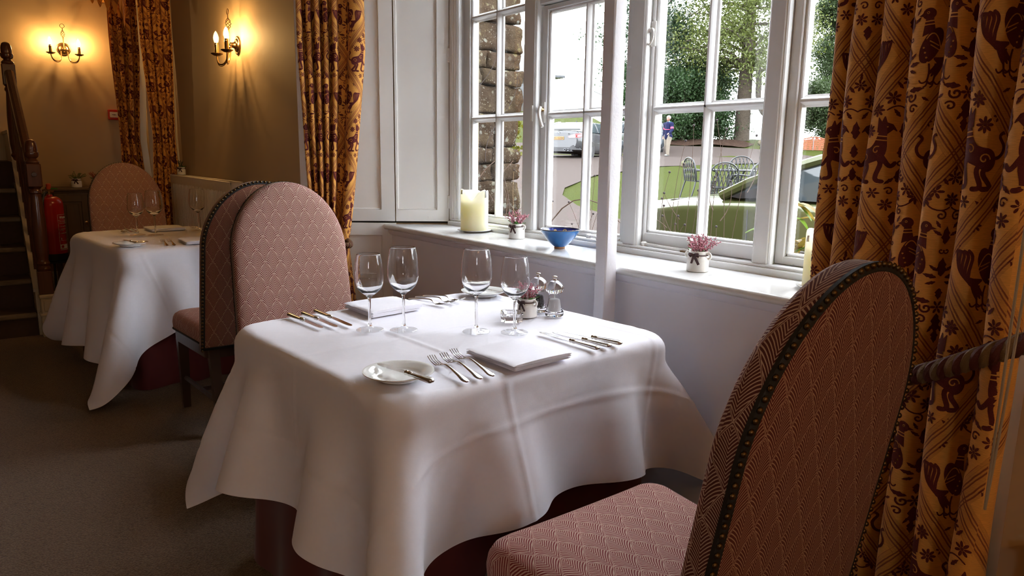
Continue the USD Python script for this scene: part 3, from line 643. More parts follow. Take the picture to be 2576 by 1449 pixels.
def bird():
    body = affinity.rotate(affinity.scale(Point(0, 0).buffer(1, 10), 0.017, 0.034), -22, origin=(0, 0)); body = affinity.translate(body, 0.047, 0.004)
    neck = Polygon([(0.029, 0.02), (0.050, 0.03), (0.043, 0.058), (0.032, 0.058)]); head = affinity.scale(Point(0.036, 0.061).buffer(0.0105), 1.1, 1)
    beak = Polygon([(0.028, 0.064), (0.017, 0.058), (0.028, 0.056)])
    b = body.union(neck).union(head).union(beak)
    b = b.difference(Point(0.034, 0.063).buffer(0.0026).difference(Point(0.034, 0.063).buffer(0.0012)))
    b = b.difference(LineString([(0.030, 0.047), (0.048, 0.049)]).buffer(0.0011)).difference(LineString([(0.030, 0.041), (0.049, 0.043)]).buffer(0.0011))
    wing = LineString(spline([(0.037, 0.016), (0.048, 0.026), (0.060, 0.012), (0.066, -0.028)], 16)).buffer(0.0011)
    b = b.difference(wing).difference(LineString([(0.043, 0.012), (0.060, 0.004)]).buffer(0.001)).difference(LineString([(0.045, 0.005), (0.062, -0.004)]).buffer(0.001))
    for k in range(4): b = b.difference(Point(0.034 + 0.003 * k, -0.004 - 0.009 * k + 0.004).buffer(0.0019))
    parts = [b]
    for k in range(5):
        dx = 0.006 * k; parts.append(curve([(0.060 - 0.001 * k, -0.024 + 0.001 * k), (0.074 + dx * .6, -0.028 + 0.004 * k), (0.079 + dx, -0.004 + 0.006 * k), (0.077 + dx * 1.2, 0.022 + 0.002 * k), (0.083 + dx * 1.2, 0.030 - 0.001 * k)], 0.0026))
    for k in range(3): parts.append(affinity.rotate(affinity.translate(affinity.scale(Point(0, 0).buffer(1, 6), 0.0036, 0.017), 0.062 + 0.004 * k, -0.036), -40 + 6 * k, origin=(0.06, -0.03)))
    for x in (0.046, 0.058):
        parts += [curve([(x, -0.030), (x + 0.002, -0.046), (x, -0.060)], 0.0018), curve([(x, -0.060), (x - 0.010, -0.064), (x - 0.013, -0.060)], 0.0014), curve([(x, -0.060), (x + 0.010, -0.066), (x + 0.013, -0.061)], 0.0014), curve([(x, -0.060), (x - 0.002, -0.070), (x - 0.005, -0.072)], 0.0014)]
    return parts
def beast():
    b = Polygon(spline([(0.030, 0.040), (0.040, 0.046), (0.046, 0.030), (0.060, 0.010), (0.082, 0.004), (0.088, -0.020), (0.076, -0.030), (0.060, -0.022), (0.044, -0.016), (0.034, -0.010), (0.028, 0.012), (0.030, 0.040)], 60)).buffer(0.001)
    head = Polygon([(0.030, 0.040), (0.020, 0.050), (0.014, 0.046), (0.022, 0.058), (0.032, 0.062), (0.036, 0.074), (0.040, 0.062), (0.047, 0.072), (0.046, 0.044)]).buffer(0.0012)
    b = b.union(head).difference(Point(0.030, 0.054).buffer(0.0016)).difference(LineString([(0.028, 0.034), (0.046, 0.036)]).buffer(0.0012)).difference(LineString([(0.028, 0.026), (0.048, 0.028)]).buffer(0.0012))
    b = b.difference(curl((0.070, -0.010), 0.010, 0, 1.0, 0.0012)).difference(curl((0.044, 0.006), 0.009, 2, 0.8, 0.0012, -1))
    parts = [b]
    for pts in ([(0.036, -0.004), (0.026, -0.018), (0.018, -0.026), (0.010, -0.020)], [(0.040, -0.010), (0.036, -0.034), (0.038, -0.054), (0.028, -0.058)], [(0.080, -0.022), (0.072, -0.040), (0.084, -0.056), (0.070, -0.060)], [(0.066, -0.020), (0.062, -0.042), (0.066, -0.056), (0.054, -0.060)]):
        parts.append(curve(pts, 0.0042))
    parts += [curve([(0.086, -0.008), (0.100, -0.004), (0.104, 0.014), (0.096, 0.026), (0.104, 0.034)], 0.0028), leafp((0.104, 0.030), 0.018, 60)]
    return parts
def motif():
    def both(ps): return ps + [affinity.scale(p, -1, 1, origin=(0, 0)) for p in ps]
    A = both(bird())
    A += both([curve([(0.002, 0.098), (0.018, 0.092), (0.034, 0.098), (0.046, 0.112)], 0.0013), curl((0.014, 0.083), 0.009, 1.6, 1.1, 0.0015)] + petals((0.046, 0.112), 0.015, 8) + petals((0.028, 0.126), 0.014, 6) + petals((0.080, 0.074), 0.012, 8)
              + [leafp((0.062, 0.092), 0.022, -20), leafp((0.070, 0.104), 0.018, 40), leafp((0.092, 0.052), 0.018, 70), leafp((0.098, 0.036), 0.014, 20), leafp((0.010, 0.138), 0.018, 55), leafp((0.012, 0.060), 0.016, 60), leafp((0.008, 0.046), 0.018, 35), leafp((0.008, -0.020), 0.018, 40), leafp((0.008, -0.032), 0.024, 15), leafp((0.008, -0.040), 0.018, -15), curl((0.020, -0.090), 0.010, 0.4, 1.1, 0.0018, -1), leafp((0.014, -0.078), 0.030, 8), curl((0.026, -0.112), 0.009, 0.6, 1.0, 0.0016), leafp((0.004, -0.122), 0.018, -55), leafp((0.040, -0.090), 0.016, -25)])
    A += petals((0, 0.152), 0.013, 7) + petals((0, 0.112), 0.013, 8) + [leafp((0, 0.030), 0.034, 90, 0.42), leafp((0, 0.162), 0.016, 90), leafp((0, -0.03), 0.036, 90, 0.5), leafp((0, -0.052), 0.022, -90, 0.6), leafp((0, -0.10), 0.04, -90, 0.4), leafp((0, -0.132), 0.026, -90, 0.5), curl((0.005, 0.018), 0.006, 3, 0.9, 0.0012), curl((-0.005, 0.018), 0.006, 0.1, 0.9, 0.0012, -1)] + petals((0, -0.088), 0.013, 6)
    B = both(beast())
    B += both(petals((0.052, 0.088), 0.014, 8) + petals((0.026, 0.112), 0.014, 7) + petals((0.066, 0.046), 0.014, 8) + petals((0.090, 0.060), 0.011, 6) + petals((0.040, -0.082), 0.012, 6) + petals((0.016, -0.106), 0.013, 7)
              + [curve([(0.0, 0.09), (0.016, 0.096), (0.034, 0.088)], 0.0013), leafp((0.010, 0.074), 0.022, 50), leafp((0.010, 0.130), 0.020, 50), leafp((0.060, 0.104), 0.018, 30), leafp((0.070, -0.076), 0.020, -30), leafp((0.056, -0.096), 0.020, -45), leafp((0.008, -0.05), 0.022, -40), curl((0.014, -0.078), 0.009, 0.6, 1.0, 0.0015)])
    B += petals((0, 0.146), 0.013, 7) + [leafp((0, 0.155), 0.018, 90), leafp((0, 0.03), 0.04, 90, 0.4), leafp((0, -0.01), 0.03, 90, 0.5), leafp((0, -0.06), 0.03, 90, 0.5), leafp((0, -0.12), 0.03, -90, 0.5), Point(0, -0.02).buffer(0.006).difference(Point(0, -0.02).buffer(0.003))]
    A = shapely.union_all(A)
    Bu = shapely.union_all(B)
    return shapely.union_all([A] + [affinity.translate(Bu, dx * TW / 2, dy * TH / 2) for dx in (-1, 1) for dy in (-1, 1)])
# the motif as flat printed shapes of one repeat, kept clear of the trellis bands, ready to be laid on a curtain
_dia = lambda cx, cy: Polygon([(cx - TW * .445, cy), (cx, cy - TH * .445), (cx + TW * .445, cy), (cx, cy + TH * .445)])
_mt = motif(); _tv, _tf, _n = [], [], 0
for _c in (_dia(0, 0), _dia(TW / 2, TH / 2)):
    _q = affinity.translate(_mt, TW, 0).union(_mt) if _c.centroid.x > .01 else _mt
    for _p in getattr(_q.intersection(_c).simplify(0.00035), 'geoms', []):
        if _p.geom_type != 'Polygon' or _p.area < 2e-6: continue
        v_, f_ = trimesh.creation.triangulate_polygon(_p, engine='earcut')
        v_, f_ = trimesh.remesh.subdivide_to_size(np.c_[v_, np.zeros(len(v_))], f_, 0.009)
        _tv.append(v_[:, :2]); _tf.append(f_ + _n); _n += len(v_)
TV2, TF2 = np.vstack(_tv), np.vstack(_tf)
def lay_motif(P, N, urow, zs, v0, off, v_lo=-9.0):
    """Every repeat of the motif that falls on the cloth, pressed onto its surface."""
    nz, nu = P.shape[:2]; V, F, n = [], [], 0
    for a in range(int(np.floor(urow[0] / TW)) - 1, int(np.ceil(urow[-1] / TW)) + 1):
        for b in range(int(np.floor((zs[-1] + v0) / TH)) - 1, int(np.ceil((zs[0] + v0) / TH)) + 1):
            q = TV2 + [a * TW, b * TH]; ok = (q[:, 0] > urow[0]) & (q[:, 0] < urow[-1]) & (q[:, 1] - v0 > max(zs[-1], v_lo)) & (q[:, 1] - v0 < zs[0])
            f = TF2[ok[TF2].all(1)]
            if not len(f): continue
            use, inv = np.unique(f, return_inverse=True); q = q[use]
            col = np.interp(q[:, 0], urow, np.arange(nu)); row = (zs[0] - (q[:, 1] - v0)) / (zs[0] - zs[-1]) * (nz - 1)
            X = np.stack([ndimage.map_coordinates(P[..., k], [row, col], order=1) + off * ndimage.map_coordinates(N[..., k], [row, col], order=1) for k in range(3)], -1)
            V.append(X); F.append(inv.reshape(f.shape) + n); n += len(X)
    return np.vstack(V), np.vstack(F)
def print_mat(name, gold, red, band):
    g = G(); uv = g.n('texture_coordinate', 'UV'); u, v, _ = g.xyz(uv)
    slub = g.noise(g.mapv(uv, scale=(60, 900, 1)), 1.0, 3, 0.6); fine = g.noise(g.mapv(uv, scale=(900, 900, 1)), 1.0, 2)
    def lines(w):
        f = ((w + 0.5).mod(1.0) - 0.5)                                 # -0.5 .. 0.5 across one band
        inb = f.abs() < 0.088
        wob = g.noise(g.mapv(uv, scale=(30, 30, 1)), 1.0, 2) * 0.02
        t = ((f + wob) * 40.0).mod(1.0); big = ((f + wob) * 13.0).mod(1.0)
        return inb * g.mr(t, 0.42, 0.60) * g.mr(big, 0.25, 0.4), inb
    a, ia = lines(u / TW + v / TH + 0.5); b, ib = lines(u / TW - v / TH + 0.5)
    st = a.mx(b); inb = ia.mx(ib)
    f = (st * 0.85).mx(inb * 0.22)
    cl = g.mix(g.mr(slub, 0.35, 0.75), gold, tuple(c * 1.35 for c in gold))
    col = g.mix(f, cl, g.mix(fine, red, tuple(c * 1.8 for c in red)))
    M[name] = g.make(name, g.pbr(base_color=col, roughness=0.8, sheen_weight=0.12, normal=g.bump(slub + f * 0.5, 0.25, 0.001)))
g = G(); p = g.obj()
M['print_red'] = g.make('print_red', g.pbr(base_color=g.mix(g.mr(g.noise(p, 700, 2), .55, .75), (0.115, 0.010, 0.011), (0.20, 0.045, 0.02)), roughness=0.85))
print_mat('print', (0.72, 0.34, 0.065), (0.12, 0.010, 0.010), None)
g = G(); p = g.obj()
M['lining'] = g.make('lining', g.n('mix_closure', 'closure', fac=0.35, closure1=g.pbr(base_color=(0.74, 0.70, 0.58), roughness=0.85), closure2=g.n('translucent_bsdf', 'BSDF', color=(0.6, 0.55, 0.42))))
simple('fringe', (0.20, 0.075, 0.02), 0.9, var=0.5, scale=120)
simple('rope_gold', (0.20, 0.12, 0.05), 0.7, bump=0.8, bscale=300, bdist=0.002)
simple('rope_red', (0.10, 0.018, 0.015), 0.7, bump=0.8, bscale=300, bdist=0.002)
simple('cord', (0.40, 0.32, 0.22), 0.8, bump=0.8, bscale=400, bdist=0.001)

def curtain(base, cloth, folds, amp, z0, z1, label, nu, nz, width=lambda z: 1.0, pivot=0.0, seed=0, flat=None, u0=0.0, v0=0.0, side=1.0, swing=None, lining=True, see=-9.0):
    """Folds hung along a plan line: cloth = width of cloth taken up, folds = list of fold ends in 0..1 or a count; width(z) draws it in."""
    rng = np.random.default_rng(seed); B = LineString(base); L = B.length
    s = np.linspace(0, 1, nu)
    cuts = np.linspace(0, 1, folds + 1) if np.isscalar(folds) else np.array(folds)
    if np.isscalar(folds):
        cuts[1:-1] += rng.uniform(-.22, .22, folds - 1) / folds
    ph = np.interp(s, cuts, np.arange(len(cuts))); am = np.interp(ph, np.arange(len(cuts)), rng.uniform(0.75, 1.2, len(cuts)))
    wv = np.cos(2 * PI * ph); wv = np.sign(wv) * np.abs(wv) ** 0.75
    d = np.array(base[-1], float) - np.array(base[0], float); d /= np.linalg.norm(d); nrm = np.array([-d[1], d[0]]) * side
    rows = []; zs = np.linspace(z1, z0, nz)
    for z in zs:
        w = width(z); q = pivot + (s - pivot) * w
        lat = q * L + 0.30 * L / (len(cuts) - 1) * np.sin(4 * PI * ph) * 0.35 * w
        A = amp * am * (0.72 + 0.28 * w) * (1 + 0.10 * np.sin(3.1 * z + 5 * ph / len(cuts) + seed))
        off = A * wv + 0.004 * np.sin(9 * z + 3 * ph) + (swing(z) if swing else 0)
        xy = np.array(base[0]) + d * lat[:, None] + nrm * off[:, None]
        rows.append(np.c_[xy, np.full(nu, z)])
    P = np.array(rows); mid = P[nz // 3]; arc = np.r_[0, np.cumsum(np.linalg.norm(np.diff(mid, axis=0), axis=1))]
    U = np.tile(arc * (cloth / arc[-1] if cloth else 1.0) + u0, (nz, 1)); V = np.repeat((zs + v0)[:, None], nu, 1)
    t = thing('curtain', label, 'curtain')
    v, f = grid(P); obj('drape', (v, f), 'print', t, smooth=True, uv=np.c_[U.ravel(), V.ravel()])
    N = normals(P); bk = P - N * 0.005 * (1 if (N[nz // 2, :, :2] @ nrm).mean() > 0 else -1)
    room = -1.0 if (N[nz // 2, :, :2] @ np.array([-0.79, -0.61])).mean() < 0 else 1.0
    obj('printed_motif', lay_motif(P, N, U[0], zs, v0, 0.0009 * room, see), 'print_red', t, smooth=True, kind='stuff')
    k = max(1, nu // 190); e = P + np.r_[nrm, 0] * 0.011
    if lining: obj('lining', grid(e[::5, ::k]), 'lining', t, smooth=True)
    return t
curtain([(1.69, 0.925), (1.335, 0.40)], None, [0, .10, .25, .43, .60, .735, .90, 1.06], 0.047, 0.015, 2.38, 'large gold and dark red patterned curtain behind the nearest chair', 380, 260, seed=4, u0=0.03, v0=0.10, side=1.0, lining=False)
pin = lambda z: 0.55 + 0.45 * min(1, max(0, (z - 0.80) / 0.95)) ** 0.8 if z > 0.80 else 0.55 + 0.2 * min(1, (0.80 - z) / 0.5)
curtain([(1.375, 3.605), (1.655, 3.415)], None, [0, .13, .26, .38, .50, .64, 1.10], 0.030, 0.015, 2.40, 'gold and dark red curtain gathered beside the panelled shutter', 200, 300, width=pin, pivot=0.30, seed=9, u0=0.09, v0=0.045, side=1.0, lining=False)
p2 = lambda z: 0.70 + 0.30 * min(1, abs(z - 1.35) / 0.7)
cw = curtain([(1.175, 6.31), (1.395, 6.27)], 0.52, 4, 0.030, 0.02, 2.55, 'dark patterned curtain at the far window next to the radiator', 120, 200, seed=2, width=p2, pivot=0.6, side=-1.0, lining=False, u0=0.07)
obj('lining_edge', grid(np.array([[(1.395 - 0.03 * max(0, .45 - abs(z_ - 1.35)) + q, 6.30 + 0.02 * q, z_) for q in (0.0, 0.006, 0.012)] for z_ in np.linspace(0.99, 2.5, 30)])), 'lining', cw, smooth=True)
cw = curtain([(1.135, 7.33), (1.345, 7.26)], 0.46, 3, 0.028, 0.02, 2.55, 'dark patterned curtain in the far corner beside the red call point', 110, 200, seed=6, width=p2, pivot=0.2, side=-1.0, lining=False, u0=0.20)
obj('lining_edge', grid(np.array([[(1.325 - 0.03 * max(0, .45 - abs(z_ - 1.35)) * 2 + q, 7.285 + 0.3 * q, z_) for q in np.linspace(0.0, 0.055, 5)] for z_ in np.linspace(0.05, 2.5, 30)])), 'lining', cw, smooth=True)
obj('fringe', tube(spline([(1.13, 7.32, 2.5), (1.132, 7.32, 1.9), (1.15, 7.32, 1.35), (1.137, 7.32, 0.7), (1.133, 7.32, 0.05)], 40), 0.008, 6), 'fringe', cw)

def jabot(name, label, x, y, zt, w, drop, rz, n=5, mat='print'):
    """Cascade of pleats cut on the slant, as at the ends of a swagged pelmet."""
    t = thing(name, label, 'curtain tail', (x, y, 0), rz)
    for k in range(n):
        a, b = k / n, (k + 1.35) / n; dr = drop * (1 - 0.62 * k / n); pts = []
        for i in range(9):
            q = i / 8; xs = (a + (b - a) * q - 0.5) * w; lo = dr * (1 - 0.75 * abs(2 * q - 0.7) ** 1.4)
            pts.append([(xs + (0.0 if z < .7 else 0.02 * (z - .7)) , -0.012 * k - 0.02 * math.sin(PI * q), zt - lo * z) for z in np.linspace(0, 1, 10)])
        P = np.array(pts); U = P[..., 0] + 0.07 * k; V = P[..., 2]
        obj('pleat', grid(P), mat, t, smooth=True, uv=np.c_[U.ravel(), V.ravel()])
    return t
pb = thing('pelmet', 'gathered patterned pelmet over the far window', 'pelmet')
P = np.array([[(1.125 + 0.012 * math.sin(60 * y), y, z) for y in np.linspace(6.10, 7.57, 120)] for z in (2.72, 2.62, 2.52)])
obj('valance', grid(P), 'print', pb, smooth=True, uv=np.c_[P[..., 1].ravel(), P[..., 2].ravel()])
obj('board', bx(1.14, 1.40, 6.10, 7.57, 2.70, 2.725, .003), 'dark_wood', pb)
jabot('curtain_tail', 'pointed pleated tail of the far pelmet glowing beside the wall lamp', 1.085, 7.20, 2.62, 0.34, 0.27, PI * 0.93, 6)
jabot('curtain_tail', 'dark pointed tail of the far pelmet above the radiator side curtain', 1.085, 6.30, 2.62, 0.30, 0.46, -PI / 2 - 0.25, 3)
pb = thing('pelmet', 'patterned pelmet board over the big window bay', 'pelmet')
P = np.array([[(1.33 + 0.008 * math.sin(70 * y), y, z) for y in np.linspace(0.30, 3.86, 260)] for z in (2.74, 2.60, 2.44)])
obj('valance', grid(P), 'print', pb, smooth=True, uv=np.c_[P[..., 1].ravel(), P[..., 2].ravel()])
obj('board', bx(1.34, 1.40, 0.30, 3.86, 2.72, 2.745, .003), 'dark_wood', pb)
jabot('curtain_tail', 'dark pointed pelmet tail hanging by the gathered curtain', 1.285, 3.83, 2.60, 0.22, 0.52, -PI / 2, 3)

# rope tieback round the big curtain, and the hanging pull cords
def rope(path, r, turns, parent, mats, n=240):
    p = spline(path, n); t = np.gradient(p, axis=0); t /= np.linalg.norm(t, axis=1, keepdims=True)
    up = np.array([0, 0, 1.0]); x = np.cross(t, up); x /= np.linalg.norm(x, axis=1, keepdims=True); y = np.cross(x, t)
    for k, m in enumerate(mats):
        a = 2 * PI * (turns * np.linspace(0, 1, n) + k / len(mats))
        obj('strand', tube(p + r * (np.cos(a)[:, None] * x + np.sin(a)[:, None] * y), r * 1.02, 8), m, parent)
tb = thing('tieback', 'twisted gold and red rope tieback slung across the big curtain', 'rope')
rope([(1.605, 0.93, 0.80), (1.50, 0.805, 0.80), (1.40, 0.66, 0.825), (1.33, 0.55, 0.87), (1.275, 0.44, 0.935), (1.27, 0.36, 0.985)], 0.0088, 11, tb, ['rope_gold', 'rope_red', 'rope_gold', 'rope_red'])
tb2 = thing('tieback', 'rope tieback holding the gathered curtain behind the chairs', 'rope')
rope([(1.37, 3.46, 0.80), (1.45, 3.45, 0.79), (1.53, 3.40, 0.785), (1.55, 3.46, 0.80)], 0.008, 8, tb2, ['rope_gold', 'rope_red', 'rope_gold', 'rope_red'], 120)
pc = thing('pull_cord', 'pair of thin beige pull cords hanging in front of the big curtain', 'cord')
obj('cord', tube(spline([(1.205, 0.372, 2.70), (1.206, 0.373, 1.6), (1.21, 0.374, 1.0), (1.212, 0.374, 0.72)], 40), 0.0021, 6), 'cord', pc)
obj('cord', tube(spline([(1.207, 0.365, 2.70), (1.209, 0.366, 1.6), (1.213, 0.366, 1.0), (1.212, 0.374, 0.72)], 40), 0.0021, 6), 'cord', pc)

# ================================================================ wall lamps
def sconce(label, loc, rz, group=None):
    t = thing('wall_lamp', label, 'wall lamp', loc, rz, group)                 # wall behind at +y, lamp towards -y
    obj('back_plate', xf(lathe(smooth_prof([(0.0, 0.0), (0.054, 0.0), (0.055, 0.004), (0.046, 0.008), (0.040, 0.006), (0.036, 0.012), (0.022, 0.018), (0.016, 0.03), (0.013, 0.048), (0.0, 0.052)], 60), 36) , (0, 0, 0), rx=PI / 2), 'brass_old', t)
    obj('crossbar', tube([(-0.03, -0.05, -0.014), (0.03, -0.05, -0.014)], 0.007, 8), 'brass_old', t)
    obj('stem', tube([(0, -0.05, -0.03), (0, -0.05, 0.09)], 0.0042, 8), 'brass', t)
    for k in range(4):
        s = np.linspace(0, 1, 30); a = 2 * PI * (0.9 * s + k / 4); rr = 0.0155 * np.sin(PI * s) ** 0.8
        obj('twist', tube(np.c_[rr * np.cos(a), -0.05 + rr * np.sin(a), 0.088 + 0.066 * s], 0.0021, 6), 'brass_old', t)
    obj('stem', tube([(0, -0.05, 0.152), (0, -0.05, 0.172)], 0.003, 8), 'brass', t)
    a = np.linspace(0, 2 * PI, 28); obj('ring', tube(np.c_[0.0165 * np.sin(a), np.full(28, -0.05), 0.1885 - 0.0165 * np.cos(a)], 0.0021, 6), 'brass_old', t)
    for sx in (-1, 1):
        arm = spline([(sx * 0.022, -0.050, -0.014), (sx * 0.026, -0.055, -0.06), (sx * 0.046, -0.075, -0.108), (sx * 0.080, -0.092, -0.108), (sx * 0.104, -0.096, -0.072), (sx * 0.106, -0.096, -0.052)], 30)
        A = obj('arm', tube(arm, 0.0046, 8), 'brass', t)
        arm2 = arm + np.array([0, 0, -0.009]); obj('trim', tube(arm2[3:-3], 0.0022, 6), 'brass_old', A)
        c = np.array([sx * 0.106, -0.096, 0])
        obj('drip_pan', xf(lathe(smooth_prof([(0.0, -0.058), (0.012, -0.058), (0.026, -0.052), (0.036, -0.044), (0.0355, -0.0425), (0.024, -0.049), (0.0, -0.051)], 30), 28), c), 'brass_old', t)
        obj('candle_tube', xf(lathe([(0, -0.052), (0.0125, -0.052), (0.0125, 0.008), (0.010, 0.010), (0.010, 0.018), (0, 0.018)], 24), c), 'brass', t)
        B = obj('bulb', xf(lathe(smooth_prof([(0.0, 0.016), (0.0095, 0.018), (0.0145, 0.032), (0.0165, 0.046), (0.013, 0.064), (0.006, 0.080), (0.0, 0.088)], 40), 28), c), 'bulb_glass', t)
        obj('filament', xf(lathe(smooth_prof([(0.0, 0.030), (0.006, 0.033), (0.0085, 0.044), (0.006, 0.058), (0.0, 0.064)], 16), 14), c), 'bulb_glow', B)
    return t
sc = sconce('two-candle brass wall lamp glowing on the end wall above the stairs', (0.800, 7.598, 2.105), 0.0)
copy(sc, 'wall_lamp', 'two-candle brass wall lamp seen side on above the radiator', 'wall lamp', (1.398, 4.62, 1.878), -PI / 2)
# copies of the lamp added out of view as warm fill light
copy(sc, 'wall_lamp', 'matching brass wall lamp added for fill light on the dark left-hand wall, out of view', 'wall lamp', (-2.598, 0.4, 1.95), PI / 2)
copy(sc, 'wall_lamp', 'matching brass wall lamp added for fill light on the unseen back wall behind the viewer', 'wall lamp', (0.75, -1.798, 1.95), PI)
copy(sc, 'wall_lamp', 'matching brass wall lamp added for fill light at the other end of the unseen back wall', 'wall lamp', (-0.15, -1.798, 1.95), PI)

# ================================================================ radiator, cabinet, extinguisher, call point
rd = thing('radiator', 'cream ribbed panel radiator under the far lamp', 'radiator')
yy = np.linspace(4.62, 6.20, 400); prof = 1.302 + 0.005 * np.clip(np.sin(2 * PI * (yy - 4.62) / 0.033) * 1.8, -1, 1) * np.clip((yy - 4.66) * 40, 0, 1) * np.clip((6.16 - yy) * 40, 0, 1)
P = np.array([np.c_[prof * k + 1.300 * (1 - k), yy, np.full(400, z)] for z, k in ((0.36, 0), (0.38, 0), (0.40, 1), (0.985, 1), (1.0, 0), (1.055, 0))])
obj('front_panel', cat(grid(P), bx(1.308, 1.314, 4.62, 6.20, 0.36, 1.055, 0.001)), 'radiator_paint', rd, smooth=40)
obj('casing', cat(bx(1.300, 1.382, 4.606, 4.622, 0.36, 1.06, 0.003), bx(1.300, 1.382, 6.198, 6.214, 0.36, 1.06, 0.003), bx(1.299, 1.312, 4.606, 6.214, 1.040, 1.062, 0.003), bx(1.372, 1.384, 4.606, 6.214, 0.36, 1.062, 0.003)), 'radiator_paint', rd)
obj('grille', cat(*[bx(1.312, 1.372, y, y + 0.004, 1.050, 1.060) for y in np.arange(4.63, 6.19, 0.022)]), 'radiator_paint', rd)
obj('back_panel', bx(1.355, 1.362, 4.63, 6.19, 0.37, 1.04), 'radiator_paint', rd)
for y_ in (4.9, 5.9): obj('bracket', bx(1.38, 1.4, y_, y_ + .03, 0.36, 0.9), 'radiator_paint', rd)
obj('vent_plug', xf(lathe([(0, 0), (0.017, 0), (0.017, 0.006), (0.009, 0.008), (0, 0.008)], 18), (1.342, 4.606, 1.01), rx=PI / 2), 'black_rubber', rd)
obj('pipe', tube([(1.34, 4.66, 0.0), (1.34, 4.66, 0.37)], 0.008, 8), 'radiator_paint', rd); obj('pipe', tube([(1.34, 6.15, 0.0), (1.34, 6.15, 0.37)], 0.008, 8), 'radiator_paint', rd)

cb = thing('cabinet', 'dark oak cupboard with panelled doors against the end wall', 'cabinet')
CX0, CX1, CY0 = 0.585, 1.085, 7.20
obj('body', bx(CX0, CX1, CY0 + 0.018, 7.57, 0.06, 0.885, 0.004), 'oak_dark', cb)
obj('plinth', bx(CX0 + .01, CX1 - .01, CY0 + 0.03, 7.56, 0.0, 0.062, 0.003), 'oak_dark', cb)
obj('top', cat(bx(CX0 - 0.028, CX1 + 0.028, CY0 - 0.012, 7.572, 0.892, 0.917, 0.006), bx(CX0 - 0.012, CX1 + 0.012, CY0 + 0.003, 7.57, 0.878, 0.894, 0.004)), 'oak_dark', cb)
for a, b in ((CX0 + 0.012, (CX0 + CX1) / 2 - 0.002), ((CX0 + CX1) / 2 + 0.002, CX1 - 0.012)):
    D = obj('door', cat(bx(a, a + 0.05, CY0, CY0 + 0.02, 0.09, 0.86, 0.003), bx(b - 0.05, b, CY0, CY0 + 0.02, 0.09, 0.86, 0.003), bx(a + .045, b - .045, CY0 + .001, CY0 + 0.02, 0.09, 0.15, 0.003), bx(a + .045, b - .045, CY0 + .001, CY0 + 0.02, 0.80, 0.86, 0.003)), 'oak_dark', cb)
    obj('panel', cat(bx(a + 0.045, b - 0.045, CY0 + 0.010, CY0 + 0.018, 0.145, 0.805), bx(a + 0.068, b - 0.068, CY0 + 0.005, CY0 + 0.014, 0.17, 0.78, 0.005)), 'oak_dark', D)
    kx = b - 0.025 if a < CX0 + .1 else a + 0.025
    obj('handle', cat(xf(lathe([(0, 0), (0.013, 0), (0.013, 0.003), (0.005, 0.005), (0.005, 0.014), (0, 0.014)], 14), (kx, CY0, 0.62), rx=PI / 2), tube(np.c_[kx + 0.012 * np.sin(np.linspace(0, 2 * PI, 18)), np.full(18, CY0 - 0.012), 0.605 + 0.02 * np.cos(np.linspace(0, 2 * PI, 18))], 0.0022, 6)), 'brass', D)

fx_, fy_, fz_ = 0.515, 6.70, 0.375
ex = thing('fire_extinguisher', 'red water fire extinguisher on a stand behind the newel post', 'fire extinguisher', (fx_, fy_, fz_), -0.42)
obj('cylinder', lathe(smooth_prof([(0.0, 0.05), (0.086, 0.05), (0.088, 0.06), (0.088, 0.43), (0.086, 0.455), (0.074, 0.482), (0.045, 0.502), (0.022, 0.508), (0.020, 0.52), (0.0, 0.52)], 60), 40), 'extinguisher_red', ex)
obj('base_ring', lathe([(0.0, 0.0), (0.084, 0.0), (0.089, 0.006), (0.089, 0.056), (0.083, 0.06), (0, 0.06)], 40), 'black_rubber', ex)
V_ = obj('valve', cat(lathe([(0, 0.515), (0.018, 0.515), (0.018, 0.545), (0.012, 0.55), (0.012, 0.565), (0, 0.565)], 20), bx(-0.035, 0.035, -0.008, 0.008, 0.535, 0.547, .002)), 'brass', ex)
obj('cap', lathe([(0, 0.56), (0.016, 0.56), (0.017, 0.565), (0.017, 0.598), (0.012, 0.604), (0, 0.604)], 20), 'orange_cap', ex)
obj('carry_handle', tube(spline([(-0.012, 0, 0.545), (-0.04, 0, 0.555), (-0.052, 0, 0.545), (-0.05, 0, 0.515), (-0.03, 0, 0.505)], 20), 0.004, 6), 'brass', ex)
obj('safety_tag', cat(bx(0.016, 0.052, -0.006, -0.003, 0.560, 0.570, 0.001), bx(0.052, 0.066, -0.005, -0.0035, 0.560, 0.568)), 'green_tag', ex)
obj('hose', tube(spline([(-0.012, -0.02, 0.54), (-0.014, -0.075, 0.52), (-0.016, -0.105, 0.44), (-0.02, -0.104, 0.2), (-0.018, -0.098, 0.09)], 30), 0.0105, 10), 'black_rubber', ex)
def wrap(mesh, r, a0):
    """Bends flat lettering (x along, y up) round the cylinder."""
    v, f, _ = meshkit.arrays(mesh); a = 0.80 + a0 + v[:, 0] / r; R_ = r + v[:, 2]
    return np.c_[R_ * np.sin(a), -R_ * np.cos(a), v[:, 1]], f
def patch(x0, x1, y0, y1, t, n=14):
    xs = np.linspace(x0, x1, n); P = np.array([[(x, y, t) for x in xs] for y in (y0, y1)]); return grid(P, flip=True)
LB = obj('label', cat(wrap(patch(0, 0.088, 0.085, 0.09, 0.0012), 0.088, 0.0), *[wrap(patch(a, b, c, d, 0.0012), 0.088, 0.0) for a, b, c, d in ((0, 0.0022, 0.10, 0.365), (0.086, 0.088, 0.10, 0.365), (0, 0.088, 0.363, 0.365), (0, 0.088, 0.320, 0.322), (0.0, 0.088, 0.095, 0.130), (0.012, 0.020, 0.165, 0.182), (0.008, 0.08, 0.158, 0.1595))]), 'label_white', ex, smooth=True)
